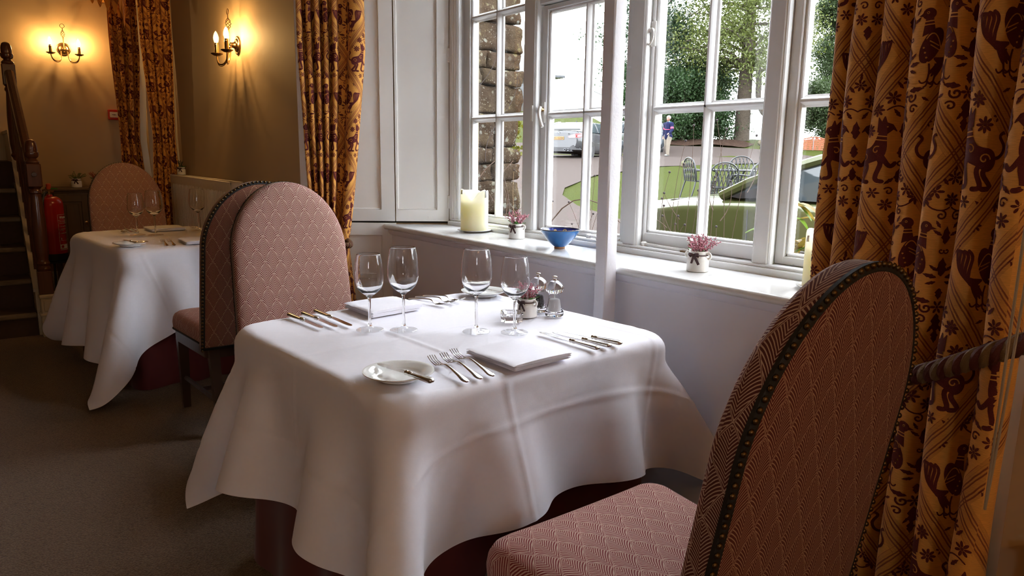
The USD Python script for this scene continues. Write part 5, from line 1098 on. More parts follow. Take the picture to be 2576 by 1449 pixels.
catch('white ring-handled catch on the casement right of the post', 1.907, 1.700, 1, True)
# ================================================================ outside: ground, drive, wall, cars, garden furniture, trees
def gz(x, y):
    t = np.hypot(x, y); q = np.clip((np.asarray(y, float) / np.maximum(x, 0.1) - 0.92) / 0.2, 0, 1)
    return np.interp(t, [0, 12.5, 27.0, 32.0, 38.5, 90.0], [0, 0, 1.2, 1.3, 2.2, 3.4]) + q * q * (3 - 2 * q) * 0.105 * np.clip(t - 38.0, 0, 19)
g = G(); p = g.obj()
gn = g.noise(p, 14, 5, 0.7); g2 = g.noise(p, 1.1, 3)
grass = g.mix(gn, g.mix(g2, (0.01674, 0.02852, 0.0031), (0.0248, 0.0341, 0.00496)), g.mix(g2, (0.03968, 0.0527, 0.0062), (0.0558, 0.05704, 0.01178)))
M['grass'] = g.make('grass', g.pbr(base_color=grass, roughness=0.9, specular_ior_level=0.05, normal=g.bump(g.noise(p, 30, 4, 0.8), 1.0, 0.05)))
simple('tarmac', (0.04056, 0.03224, 0.0286), 0.9, specular_ior_level=0.05, var=0.22, scale=40, bump=0.4, bscale=90, bdist=0.01)
simple('soil', (0.0286, 0.01716, 0.01196), 0.95, specular_ior_level=0.05, var=0.6, scale=3, bump=1.0, bscale=8, bdist=0.12)
def terrain(poly, step, mat, name, lift=0.0, rough=0.0, label=None, kind='structure', cat_=None, seed=0):
    x0, y0, x1, y1 = poly.bounds; m = trimesh.creation.triangulate_polygon(poly.segmentize(step), engine='earcut') if False else None
    gx, gy = np.meshgrid(np.arange(x0, x1 + step, step), np.arange(y0, y1 + step, step), indexing='ij')
    b = np.array(poly.segmentize(step).exterior.coords)[:-1]; q = np.c_[gx.ravel(), gy.ravel()]; q = q[shapely.contains_xy(poly.buffer(-step * 0.35), q[:, 0], q[:, 1])]
    from scipy.spatial import Delaunay
    P = np.vstack([b, q]); T_ = Delaunay(P).simplices; c = P[T_].mean(1); T_ = T_[shapely.contains_xy(poly, c[:, 0], c[:, 1])]
    z = gz(P[:, 0], P[:, 1]) + lift
    if rough: z = z + rough * (meshkit.fbm(np.c_[P * 0.6, P[:, 0] * 0 + seed], 4, seed) - 0.3)
    v = np.c_[P, z]; d1, d2 = v[T_[:, 1]] - v[T_[:, 0]], v[T_[:, 2]] - v[T_[:, 0]]; up = (d1[:, 0] * d2[:, 1] - d1[:, 1] * d2[:, 0]) > 0
    T_ = np.where(up[:, None], T_, T_[:, ::-1])
    return obj(name, (v, T_), mat, smooth=True, kind=kind, label=label, cat=cat_)
terrain(sbox(2.2, -30, 120, 130), 1.2, 'grass', 'lawn', -0.03, 0.10)
drive = Polygon([(2.3, 4), (2.3, 14), (6, 24), (14, 30), (22, 28.5), (26.7, 23.7), (28.1, 21.4), (28.6, 19.5), (28.0, 16.2), (29, 10), (29, 4), (27.5, 4), (26.0, 14.9), (21.2, 14.5), (17.9, 15.9), (14.5, 15.2), (11.9, 13.55), (11.0, 12.6), (10.2, 11.2), (9.3, 8), (9, 4), (8.6, -6), (2.3, -6)])
terrain(drive, 0.7, 'tarmac', 'driveway', 0.015)
terrain(Polygon([(26.6, 24.4), (28.1, 21.6), (28.6, 20.2), (29.9, 20.6), (30.2, 22.2), (28.4, 25.8)]), 0.35, 'soil', 'earth_bank', -0.02, 0.32, seed=3)

# ---------------------------------------------------------------- lichened stone wall close to the window
g = G(); p = g.obj(); rnd = g.n('object_info', 'random')
base = g.ramp(g.noise(p, 6, 6, 0.75), [(0.28, (0.01584, 0.00936, 0.00576)), (0.46, (0.0432, 0.02736, 0.01584)), (0.60, (0.0612, 0.0432, 0.02448)), (0.8, (0.09, 0.07056, 0.0432))])
base = g.mix(rnd * 0.55, base, g.mix(g.noise(p, 3, 2), (0.0576, 0.03024, 0.0216), (0.054, 0.0432, 0.02448)))
nz_ = g.noise(p, 13, 4, 0.7)
lich = g.mr(g.vor(p, 17) + (nz_ - 0.5) * 1.1, 0.26, 0.17) * g.mr(g.noise(p, 3.3, 3), 0.30, 0.42)
li2 = g.mr(g.vor(g.mapv(p, loc=(3, 1, 2)), 48) + (nz_ - 0.5) * 0.7, 0.22, 0.15) * g.mr(g.noise(p, 2.1, 3), 0.34, 0.46)
lcol = g.mix(g.mr(g.noise(p, 6, 2), 0.45, 0.6), (0.18, 0.1836, 0.1584), (0.1368, 0.1152, 0.054))
M['stone'] = g.make('stone', g.pbr(base_color=g.mix(lich.mx(li2) * 0.9, base, lcol), roughness=0.95, specular_ior_level=0.1, normal=g.bump(g.noise(p, 26, 6, 0.75), 1.0, 0.035)))
simple('mortar', (0.055, 0.045, 0.032), 0.95, var=0.4, scale=20, bump=1.0, bscale=40, bdist=0.02)
sw = structure('stone_wall')
rg = np.random.default_rng(21)
tm = trimesh.creation.box(extents=(1, 1, 1)); tm = tm.subdivide().subdivide().subdivide(); TV, TF = np.array(tm.vertices), np.array(tm.faces)
z = 0.0
while z < 2.9:
    h = rg.uniform(0.12, 0.27); x = 2.22 + rg.uniform(0, .1); end = 3.575 - 0.012 * z + rg.uniform(-0.035, 0.025)
    while x < end - 0.03:
        w = min(rg.uniform(0.22, 0.5), end - x)
        if end - x - w < 0.14: w = end - x
        sz = np.array([w - 0.004, 0.34, h - 0.004]); r = 0.10
        v = TV * sz; n_ = np.linalg.norm(TV / 0.5, ord=6, axis=1); v = v / np.maximum(n_, 1)[:, None] ** 0.35
        v = v + (meshkit.fbm((v + [x * 7, 0, z * 5]) * 11, 4, 2) - 0.5)[:, None] * np.sign(TV) * 0.05
        obj('stone', (v + [x + w / 2, 4.755 + rg.uniform(-0.02, 0.02), z + h / 2], TF), 'stone', sw, smooth=True)
        x += w
    z += h
obj('core', bx(2.22, 3.50, 4.70, 5.2, 0, 2.85), 'mortar', sw); obj('return_wall', bx(2.95, 3.50, 5.2, 9.5, 0, 3.6), 'mortar', sw)  # the long rear run is added out of view to dim the far window
simple('seed_dark', (0.018, 0.010, 0.010), 0.8)
simple('stem_brown', (0.055, 0.030, 0.018), 0.85, var=0.3, scale=30)
simple('stem_pale', (0.17, 0.115, 0.06), 0.85, var=0.3, scale=30)
def twigs(name, label, cat_, lines, mat, heads=None, hr_=0.012, r0=0.004, parent_loc=(0, 0, 0)):
    t = thing(name, label, cat_, parent_loc)
    for l in lines: obj('stem', tube(spline(l, 16), np.linspace(r0, r0 * 0.45, 16), 6), mat, t)
    for c in heads or []: obj('seed_head', ball(c, hr_, 1), 'seed_dark', t, smooth=True)
    return t
rg = np.random.default_rng(4); lines = []
for k in range(9):
    x = rg.uniform(3.0, 3.62); y = 4.55; h = rg.uniform(0.5, 1.25)
    lines.append([(x, y, 0.0), (x + rg.uniform(-.1, .12), y - .03, h * .4), (x + rg.uniform(-.22, .2), y - .02, h * .75), (x + rg.uniform(-.3, .3), y - 0.02, h)])
twigs('climber', 'bare brown climber stems in front of the lichened stone wall', 'plant', lines, 'stem_brown', r0=0.007)
lines = [[(3.15, 4.5, 1.2), (3.28, 4.52, 1.5), (3.38, 4.52, 1.62), (3.45, 4.52, 1.9)], [(3.1, 4.52, 1.75), (3.2, 4.5, 1.88), (3.3, 4.52, 2.2)]]
twigs('climber', 'thin reddish creeper strands higher up the stone wall', 'plant', lines, 'seed_dark', r0=0.003)

# plants in the bed under the window
def M_leaf(name, a, b):
    g = G(); p = g.obj(); c = g.mix(g.noise(p, 20, 3), a, b)
    M[name] = g.make(name, g.n('mix_closure', 'closure', fac=0.4, closure1=g.pbr(base_color=c, roughness=0.5, specular_ior_level=0.25), closure2=g.n('translucent_bsdf', 'BSDF', color=c)))
M_leaf('lush_leaf', (0.06, 0.136, 0.0144), (0.136, 0.192, 0.028)); M_leaf('yellow_leaf', (0.128, 0.112, 0.016), (0.16, 0.088, 0.02)); M_leaf('dull_leaf', (0.024, 0.04, 0.016), (0.048, 0.06, 0.024))
def blade(c, az, L, w, droop, rise=1.0):
    u = np.linspace(0, 1, 10); d = np.array([math.cos(az), math.sin(az), 0]); s_ = np.array([-d[1], d[0], 0])
    q = [np.array(c) + d * L * a * 0.75 + np.array([0, 0, L * (rise * a - droop * a * a)]) for a in u]
    return grid(np.array([[p_ + s_ * k * w * math.sin(PI * min(0.98, 0.06 + a * 0.94)) ** 0.6 + np.array([0, 0, 0.25 * w * abs(k)]) for k in (-1, 0, 1)] for p_, a in zip(q, u)]))
rg = np.random.default_rng(8)
def leafy(label, x, y, z, n, L, w, seed, mats=('lush_leaf',)):
    rg = np.random.default_rng(seed); t = thing('leafy_plant', label, 'plant', (x, y, 0))
    obj('stem', tube(spline([(0, 0, 0), (0.02, 0.01, z * .5), (0, 0, z)], 10), 0.008, 6), 'stem_brown', t)
    for k in range(n): obj('leaf', blade((rg.uniform(-.06, .06), rg.uniform(-.10, .10), z * rg.uniform(0.55, 1.0)), rg.uniform(0, 2 * PI), L * rg.uniform(.6, 1.1), w * rg.uniform(.7, 1.2), rg.uniform(0.4, 1.1), rg.uniform(.5, 1.1)), mats[k % len(mats)] if k % 5 else mats[-1], t, smooth=True)
leafy('lush green leafy shrub outside the right-hand light by the big curtain', 2.74, 1.56, 1.02, 46, 0.26, 0.022, 1, ('lush_leaf', 'lush_leaf', 'yellow_leaf'))
leafy('green and yellow leafy shrub outside, half behind the big curtain', 2.66, 1.40, 0.98, 40, 0.24, 0.022, 2, ('lush_leaf', 'yellow_leaf'))
leafy('strappy grass clump outside below the casement right of the post', 2.70, 2.38, 0.80, 16, 0.34, 0.010, 3, ('lush_leaf', 'lush_leaf', 'yellow_leaf'))
leafy('sparse yellow-green strap leaves outside behind the right heather pot', 2.72, 1.98, 0.78, 10, 0.34, 0.010, 4, ('yellow_leaf', 'lush_leaf'))
leafy('low dull leaves outside behind the blue bowl', 2.62, 2.86, 0.86, 14, 0.16, 0.030, 5, ('dull_leaf', 'lush_leaf', 'stem_pale'))
leafy('green blades at the foot of the stone wall behind the candle', 2.70, 3.62, 0.82, 12, 0.30, 0.010, 6, ('lush_leaf', 'yellow_leaf'))
def umbel(label, base, tips, seed, mat='stem_brown', r0=0.0035, cat_='plant'):
    rg = np.random.default_rng(seed); lines, heads = [], []
    for tip in tips:
        b, t_ = np.array(base) + [rg.uniform(-.06, .06), rg.uniform(-.05, .05), 0], np.array(tip); m_ = b + (t_ - b) * 0.6 + rg.normal(size=3) * 0.03
        lines.append([b, b + (m_ - b) * .5 + rg.normal(size=3) * .015, m_, t_])
        for k in range(2):
            f_ = rg.uniform(.45, .85); s_ = b + (t_ - b) * f_; e_ = s_ + np.array([rg.uniform(-.05, .05), rg.uniform(-.13, .13), rg.uniform(.04, .2)]); lines.append([s_, (s_ + e_) / 2 + rg.normal(size=3) * .012, e_]); heads.append(e_)
        heads.append(t_)
    return twigs('dry_stems', label, cat_, lines, mat, heads, 0.006, r0 * 0.62)
umbel('dry branching stems with dark seed heads outside the casement right of the post', (2.75, 2.34, 0.05), [(2.75, 2.23, 1.40), (2.78, 2.30, 1.22), (2.74, 2.12, 1.27), (2.75, 2.36, 1.18), (2.75, 2.18, 1.10), (2.76, 2.28, 1.33), (2.75, 2.40, 1.05)], 1)
umbel('tall thin dead stalks with curled tips outside the middle of the window', (2.75, 2.06, 0.05), [(2.75, 2.10, 1.42), (2.76, 2.05, 1.38), (2.77, 1.90, 1.35)], 2)
umbel('dry twiggy stems outside behind the blue bowl', (2.65, 2.90, 0.05), [(2.65, 2.78, 1.15), (2.66, 2.88, 1.02), (2.64, 2.70, 1.05), (2.65, 2.98, 1.0)], 3, 'stem_brown')
umbel('brown twigs outside behind the left heather pot', (2.70, 3.35, 0.05), [(2.70, 3.28, 1.06), (2.70, 3.45, 1.10), (2.72, 3.20, 0.99), (2.70, 3.55, 1.16)], 4, 'stem_pale')
umbel('pale dead twigs among the shrub leaves by the big curtain', (2.70, 1.36, 0.05), [(2.68, 1.42, 1.10), (2.68, 1.30, 1.12), (2.68, 1.50, 1.04)], 6, 'stem_pale', 0.003)
twigs('bramble', 'arching bramble stem crossing the glass behind the blue bowl', 'plant', [[(2.6, 3.05, 0.1), (2.6, 3.0, 0.95), (2.6, 2.8, 1.03), (2.6, 2.62, 0.98), (2.6, 2.45, 0.86)]], 'stem_brown', r0=0.005)

# ---------------------------------------------------------------- cars
def car_paint(name, col, rough=0.22):
    g = G(); M[name] = g.make(name, g.pbr(base_color=col, metallic=0.3, roughness=rough, specular_ior_level=0.3, coat_weight=0.45, coat_roughness=0.04))
car_paint('paint_silver', (0.04, 0.0408, 0.0432)); car_paint('paint_green', (0.0496, 0.056, 0.0192)); car_paint('paint_slate', (0.0112, 0.0176, 0.024))
simple('car_glass', (0.028, 0.036, 0.04), 0.04, specular_ior_level=0.45)
simple('car_trim', (0.0096, 0.0096, 0.0112), 0.4); simple('tyre', (0.0144, 0.0144, 0.0144), 0.8); simple('alloy', (0.128, 0.128, 0.136), 0.3, 0.9)
simple('tail_red', (0.112, 0.0032, 0.0048), 0.12, coat_weight=1.0); simple('plate_yellow', (0.192, 0.088, 0.0024), 0.4); simple('lamp_clear', (0.24, 0.248, 0.256), 0.08, coat_weight=1.0); simple('badge_blue', (0.016, 0.08, 0.256), 0.3)
def loft_sections(st, n=13):
    """st: rows of (x, half width, bottom z, belt z, top z, shoulder 0..1); a closed lower body."""
    R = []
    for x, w, zb, zs, zt, k in st:
        half = [(0.0, zb), (w * .80, zb), (w * .94, zb + .05), (w * .985, zb + .16), (w, zb + .30 * 1), (w * 0.985, zs - .02), (w * (0.93 + .03 * k), zs + (zt - zs) * .45), (w * .80, zs + (zt - zs) * .86), (w * .55, zt - .004), (w * .25, zt + .010), (0.0, zt + .014)]
        half = [(a, min(b, zt + .014)) for a, b in half]
        R.append([(x, a, b) for a, b in half] + [(x, -a, b) for a, b in half[::-1][1:]])
    return np.array(R)
def wheel(t, x, y, r, side, spokes=10, w=0.20):
    W = obj('wheel', xf(lathe(smooth_prof([(r * .66, -w / 2), (r * .92, -w / 2), (r, -w * .36), (r, w * .36), (r * .92, w / 2), (r * .70, w / 2), (r * .66, w * .44)], 30), 36), (x, y, r), rx=PI / 2), 'tyre', t)
    yo = y + side * w * 0.40
    obj('rim', xf(lathe([(r * .62, -.02), (r * .70, -.02), (r * .70, .02), (r * .64, .02)], 36), (x, yo, r), rx=PI / 2), 'alloy', W)
    sp_ = [bx(0.02, r * .66, -.016, .016, -.012, .012, .003)]
    obj('spokes', cat(*[xf(xf(bx(0.03, r * .66, -.014, .014, -.012, .012, .003), rz=2 * PI * k / spokes + (0.12 if k % 2 else -0.12)), (x, yo, r), rx=PI / 2) for k in range(spokes)]), 'alloy', W)
    obj('hub', xf(lathe([(0, -.015), (0.05, -.015), (0.045, .015), (0, .018)], 18), (x, yo, r), rx=PI / 2), 'alloy', W)
    obj('arch', xf(lathe([(r * 0.2, -.10), (r * 1.13, -.10), (r * 1.13, .012), (r * .2, .010)], 36), (x, y + side * (w / 2 - .012 - 0.0), r), rx=PI / 2), 'car_trim', W)
    return W
def ghouse(t, bot, top, paint, wb, wt, bel, pill):
    """Glasshouse over side profile: bot x range, top x range, half widths below and above, heights bel..top; returns nothing."""
    (b0, b1), (t0, t1, zt) = bot, top; n = 9; sec = []
    def outline(x0, x1, w, z, bow):
        pts = []
        for k in range(n): q = k / (n - 1) * 2 - 1; pts.append((x0 - bow * (1 - q * q), q * w, z))
        for k in range(n): q = k / (n - 1); pts.append((x0 + (x1 - x0) * q, w * (1 + 0.03 * math.sin(PI * q)), z))
        for k in range(n): q = 1 - k / (n - 1) * 2; pts.append((x1 + bow * 1.5 * (1 - q * q), q * w, z))
        for k in range(n): q = 1 - k / (n - 1); pts.append((x0 + (x1 - x0) * q, -w * (1 + 0.03 * math.sin(PI * q)), z))
        return pts + pts[:1]
    rows = []
    for f in np.linspace(0, 1, 8):
        e = f ** 1.25
        rows.append(outline(b0 + (t0 - b0) * (f * .55 + e * .45), b1 + (t1 - b1) * (f * .6 + e * .4), wb + (wt - wb) * f ** 1.15, bel + (zt - bel) * math.sin(f * PI / 2) ** 0.92, 0.05 + .05 * f))
    P = np.array(rows); obj('glasshouse', grid(P), 'car_glass', t, smooth=60)
    R0 = np.array(rows[-1]); c = np.array([(t0 + t1) / 2, 0, zt]); R2 = [(R0 - c) * [s_, s_, 1] + c + [0, 0, d_] for s_, d_ in ((1.03, -.030), (1.035, -.008), (1.0, .008), (.8, .028), (.4, .040), (0.0, .044))]
    obj('roof', grid(np.array(R2)), paint, t, smooth=60)
    for sd in (1, -1):
        for fb, ft, w in pill:
            pts = []
            for f in np.linspace(0, 1, 8):
                e = f ** 1.25; x0 = b0 + (t0 - b0) * (f * .55 + e * .45); x1 = b1 + (t1 - b1) * (f * .6 + e * .4); ww = wb + (wt - wb) * f ** 1.15; zz_ = bel + (zt - bel) * math.sin(f * PI / 2) ** 0.92
                q = fb + (ft - fb) * f; pts.append((x0 + (x1 - x0) * q, sd * ww * (1 + 0.03 * math.sin(PI * q)) + sd * .004, zz_))
            obj('pillar', tube(pts, w, 8), paint, t)
def fine(m, n=4):
    t = trimesh.Trimesh(m[0], m[1]); v, f = trimesh.remesh.subdivide_to_size(t.vertices, t.faces, 0.05); return np.array(v), np.array(f)
# silver saloon on the drive
cs = thing('car', 'silver saloon car with a yellow number plate parked on the drive', 'car', (17.35, 20.15, float(gz(17.9, 20.3)) - 0.06), PI / 2 - math.radians(66))
body = [(0.0, .70, .42, .80, .93, 0), (0.03, .80, .36, .82, 1.0, 0), (0.12, .87, .30, .84, 1.035, .3), (.5, .93, .24, .87, 1.03, .6), (.9, .935, .20, .88, 1.0, .8), (1.8, .925, .18, .88, .99, .6), (2.8, .925, .18, .87, .98, .6), (3.3, .93, .18, .85, .97, .6), (3.9, .93, .2, .80, .90, .5), (4.4, .88, .24, .72, .80, .3), (4.62, .74, .30, .62, .70, .2), (4.67, .55, .38, .58, .64, 0)]
P = loft_sections(body); v, f = grid(P); obj('body', (v, f), 'paint_silver', cs, smooth=45)
obj('body_end', cat(grid(np.array([P[0], np.repeat(P[0].mean(0)[None], P.shape[1], 0)])), grid(np.array([P[-1], np.repeat(P[-1].mean(0)[None], P.shape[1], 0)]))), 'paint_silver', cs, smooth=False)
ghouse(cs, (.42, 3.45), (1.35, 2.45, 1.34), 'paint_silver', .80, .58, .97, [(0.0, 0.0, .045), (1.0, 1.0, .03), (.42, .34, .022)])
for x in (0.80, 3.72):
    for s_ in (1, -1): wheel(cs, x, s_ * .83, .335, s_)
pl = obj('number_plate', bx(-.022, -.002, -.20, .20, .685, .795, .004), 'plate_yellow', cs)
tx = meshkit.text_mesh('F1 1LOX', 0.074, 0.004, True); v, f, _ = meshkit.arrays(tx); v = v * [0.87, 1, 1]; wd = v[:, 0].max() + v[:, 0].min()
obj('lettering', (np.c_[-.0225 - v[:, 2], -(v[:, 0] - wd / 2), v[:, 1] + .703], f), 'car_trim', pl, smooth=False)
obj('plate_recess', bx(-.006, .05, -.34, .34, .66, .83, .01), 'car_trim', cs) if False else None
for s_ in (1, -1):
    q = [(s_ * .36, .79), (s_ * .42, .75), (s_ * .80, .755), (s_ * .872, .80), (s_ * .880, .90), (s_ * .70, .905), (s_ * .50, .86)]
    pg = Polygon(q).buffer(0); vv, ff = fine(prism(pg, 0, 0.05, 'x')); vv[:, 0] = vv[:, 0] - 0.026 + 0.13 * np.clip((np.abs(vv[:, 1]) - .66) / .22, 0, 1) ** 1.5
    L_ = obj('tail_lamp', (vv, ff), 'tail_red', cs, smooth=False)
    obj('reversing_lamp', bx(-.016, .0, min(s_ * .43, s_ * .52), max(s_ * .43, s_ * .52), .765, .785, .002), 'lamp_clear', L_)
    q = [(s_ * .50, .33), (s_ * .46, .44), (s_ * .56, .50), (s_ * .78, .49), (s_ * .84, .33)]; vv, ff = fine(prism(Polygon(q).buffer(0), 0, 0.06, 'x')); vv[:, 0] += -.012 + .12 * np.clip((np.abs(vv[:, 1]) - .55) / .3, 0, 1) ** 1.5
    obj('bumper_vent', (vv, ff), 'car_trim', cs, smooth=False)
    for y in (.27, .40): obj('exhaust', xf(lathe([(.030, -.05), (.042, -.05), (.042, .12), (.030, .12)], 18), (-.01, s_ * y, .335), ry=PI / 2), 'alloy', cs)
obj('diffuser', prism(Polygon([(-.56, .27), (-.46, .42), (.46, .42), (.56, .27)]), -.004, .10, 'x'), 'car_trim', cs, smooth=False)
obj('spoiler', grid(np.array([[(0.10 - .07 * k + .05 * (y / .8) ** 2, y, 1.045 + .022 * k) for y in np.linspace(-.78, .78, 20)] + [] for k in (0, .5, 1)]) ), 'car_trim', cs, smooth=True)
em = obj('emblem', xf(lathe([(0, 0), (.038, 0), (.038, .006), (0, .007)], 24), (-.004, 0, .935), ry=-PI / 2), 'car_trim', cs)
for k in range(4):
    a = np.linspace(k * PI / 2, (k + 1) * PI / 2, 7); obj('emblem_quarter', prism(Polygon([(0, .935)] + [(.026 * math.cos(b), .935 + .026 * math.sin(b)) for b in a]), -.013, -.009, 'x'), 'badge_blue' if k % 2 else 'label_white', em, smooth=False)
tx = meshkit.text_mesh('M4', 0.034, 0.004, True); v, f, _ = meshkit.arrays(tx); obj('badge', (np.c_[-.014 - v[:, 2], -(v[:, 0] + .36), v[:, 1] + .875], f), 'car_trim', cs, smooth=False)
obj('aerial', prism(Polygon([(1.48, 1.375), (1.62, 1.375), (1.50, 1.43)]), -.012, .012, 'y'), 'car_trim', cs)
# near green car, side on
cg = thing('car', 'pale metallic green car parked close outside the window', 'car', (5.42, 0.30, 0.0), PI / 2)
body = [(0.0, .62, .42, .80, .92, 0), (0.05, .76, .32, .84, 1.0, .3), (.3, .82, .24, .88, 1.02, .5), (.9, .845, .20, .90, 1.0, .6), (1.9, .85, .18, .90, .99, .6), (2.75, .85, .18, .89, .985, .6), (3.05, .85, .18, .88, .985, .6), (3.5, .845, .2, .85, .955, .6), (3.9, .82, .22, .80, .90, .5), (4.1, .74, .26, .74, .82, .4), (4.2, .60, .34, .66, .74, .2), (4.23, .4, .4, .6, .66, 0)]
P = loft_sections(body); obj('body', grid(P), 'paint_green', cg, smooth=45)
ghouse(cg, (.18, 3.16), (.55, 1.30, 1.40), 'paint_green', .765, .56, .965, [(1.0, 1.0, .038), (0.0, 0.0, .04), (.55, .52, .03)])
for x in (0.80, 3.40):
    for s_ in (1, -1): wheel(cg, x, s_ * .75, .31, s_, 8)
obj('wiper', cat(tube([(3.16, .55, .995), (3.02, .10, 1.01)], .009, 6), tube([(3.16, 0.0, .999), (3.02, -.42, 1.01)], .009, 6)), 'car_trim', cg)
obj('scuttle', prism(Polygon([(3.02, .5), (3.02, -.5), (3.15, -.5), (3.17, .5)]), .985, 1.004), 'car_trim', cg)
obj('quarter_light', prism(Polygon([(2.60, .985), (2.98, .955), (3.06, .965), (2.68, 1.09)]), .772, .800, 'y'), 'car_trim', cg, smooth=False)
obj('mirror', xf(ball((0, 0, 0), 1, 2, (.055, .075, .045)), (2.60, .90, 1.03)), 'car_trim', cg)
for s_ in (1,): obj('bonnet_line', tube([(4.12, .62, .80), (3.7, .70, .905), (3.12, .66, .968)], .004, 6), 'car_trim', cg)
obj('door_line', cat(tube([(2.85, .853, .40), (2.87, .846, .88)], .004, 6), tube([(0.95, .853, .40), (0.95, .846, .88)], .004, 6)), 'car_trim', cg)
obj('sill_strip', bx(1.2, 3.0, .846, .856, .60, .625, .003), 'alloy', cg)
# dark hatchback by the walker
ck = thing('car', 'dark slate hatchback beside the walking person', 'car', (24.0, 21.9, float(gz(24.0, 21.9)) + 0.01), PI / 2 + math.radians(-30))
P = loft_sections([(0.0, .66, .40, .80, .90, 0), (.06, .78, .30, .84, .96, .3), (.4, .83, .22, .88, .97, .6), (2.4, .84, .18, .88, .97, .6), (3.2, .83, .2, .82, .90, .5), (3.8, .70, .28, .70, .78, .3)])
obj('body', cat(grid(P), grid(np.array([P[0], np.repeat(P[0].mean(0)[None], P.shape[1], 0)]))), 'paint_slate', ck, smooth=40)
ghouse(ck, (.10, 2.75), (.40, 1.9, 1.44), 'paint_slate', .74, .56, .95, [(0.0, 0.0, .05), (1.0, 1.0, .035), (.5, .5, .03)])
for x in (0.72, 3.1):
    for s_ in (1, -1): wheel(ck, x, s_ * .74, .30, s_, 8)

# ---------------------------------------------------------------- the walking person
def person():
    L0 = (23.64, 20.48, float(gz(23.64, 20.48)) + 0.02); yaw = math.atan2(-0.5, -0.86) + math.radians(-30)
    t = thing('person', 'white-haired person in a navy jacket with pink bands walking on the drive', 'person', L0, yaw, None, (.92, .92, .92))   # faces +x
    def limb(js):
        hs = []
        for (a, ra), (b, rb) in zip(js[:-1], js[1:]):
            hs.append(m3.Manifold.batch_hull([m3.Manifold.sphere(ra, 20).translate(a), m3.Manifold.sphere(rb, 20).translate(b)]))
        return hs
    def solid_(parts, ref=0.02, sm=6, grow=0.0):
        m = parts[0]
        for q in parts[1:]: m = m + q
        m = m.refine_to_length(ref); a = m.to_mesh(); tm = trimesh.Trimesh(a.vert_properties[:, :3], a.tri_verts, process=True); trimesh.smoothing.filter_taubin(tm, iterations=sm); return tm
    hipL, hipR = (0, .09, .90), (0, -.09, .90); kL, kR = (.08, .10, .50), (-.02, -.10, .49); aL, aR = (.10, .11, .09), (-.16, -.10, .11)
    shL, shR = (0, .19, 1.42), (0, -.19, 1.42); eL, eR = (.06, .27, 1.16), (-.06, -.26, 1.15); wL, wR = (.25, .27, 1.02), (-.02, -.28, .92)
    def hand(w, d):
        w, d = np.array(w), np.array(d); d = d / np.linalg.norm(d); s_ = np.cross(d, [0.3, 0, 1]); s_ /= np.linalg.norm(s_); o = []
        o += limb([(tuple(w), .026), (tuple(w + d * .075), .030)])
        for k in range(4): b = w + d * .08 + s_ * (k - 1.5) * .017; o += limb([(tuple(b), .0105), (tuple(b + d * (.035 + .006 * (k in (1, 2)))), .0098), (tuple(b + d * (.06 + .01 * (k in (1, 2))) + np.array([0, 0, -.012])), .0085)])
        o += limb([(tuple(w + d * .03 + s_ * .028), .012), (tuple(w + d * .07 + s_ * .05), .0095)])
        return o
    pts = []
    pts += limb([((0, 0, 1.0), .13), ((0, 0, 1.2), .14), ((0.0, 0, 1.38), .13), ((.01, 0, 1.50), .06), ((.02, 0, 1.58), .055)])
    pts += limb([(shL, .07), (shR, .07)]) + limb([(hipL, .10), (kL, .065), (aL, .045)]) + limb([(hipR, .10), (kR, .065), (aR, .045)]) + limb([(shL, .06), (eL, .045), (wL, .030)]) + limb([(shR, .06), (eR, .045), (wR, .030)])
    pts += hand(wL, (.8, .1, -.4)) + hand(wR, (.25, -.05, -1))
    pts += limb([((.03, 0, 1.66), .085), ((.02, 0, 1.72), .090)]) + limb([((.06, 0, 1.62), .060), ((.05, 0, 1.68), .07)]) + limb([((.10, 0, 1.675), .014), ((.125, 0, 1.655), .014)]) + limb([((.02, .092, 1.68), .016), ((.02, .092, 1.655), .012)]) + limb([((.02, -.092, 1.68), .016), ((.02, -.092, 1.655), .012)])
    for a in (aL, aR): pts += limb([((a[0] - .03, a[1], a[2] - .04), .04), ((a[0] + .14, a[1], a[2] - .055), .032)])
    obj('body', solid_(pts), 'skin', t, smooth=True)
    face = obj('face', cat(ball((.098, .032, 1.69), .010, 2), ball((.098, -.032, 1.69), .010, 2)), 'car_trim', t, smooth=True); obj('mouth', tube([(.108, -.022, 1.615), (.116, 0, 1.613), (.108, .022, 1.615)], .005, 6), 'tail_red', face)
    h = m3.Manifold.sphere(.104, 40).translate((.012, 0, 1.715)) - m3.Manifold.cube((.3, .4, .3)).translate((.065, -.2, 1.45)) - m3.Manifold.cube((.5, .4, .2)).translate((-.2, -.2, 1.44))
    obj('hair', solid_([h], .015, 4), 'white_hair', t, smooth=True)
    j = limb([((0, 0, .86), .165), ((0, 0, 1.05), .165), ((0, 0, 1.25), .165), ((0, 0, 1.40), .15), ((.0, 0, 1.49), .08)]) + limb([(shL, .095), (shR, .095)]) + limb([((0, .10, .88), .13), ((0, -.10, .88), .13)]) + limb([(shL, .085), (eL, .070), (wL, .050)]) + limb([(shR, .085), (eR, .070), (wR, .050)])
    obj('jacket', solid_(j), 'navy', t, smooth=True)
    sl_ = lambda a, b, f: tuple(np.array(a) + (np.array(b) - np.array(a)) * f)
    bands = []
    for s_, e_ in ((shL, eL), (shR, eR)): bands += limb([(sl_(s_, e_, .60), .081), (sl_(s_, e_, .74), .078)])
    obj('pink_band', solid_(bands), 'pink_band', t, smooth=True)
    a = np.linspace(0, 2 * PI, 40); obj('pink_band', grid(np.array([[(.176 * math.cos(b), .176 * math.sin(b), z_) for b in a] for z_ in (1.165, 1.20)])), 'pink_band', t, smooth=True)
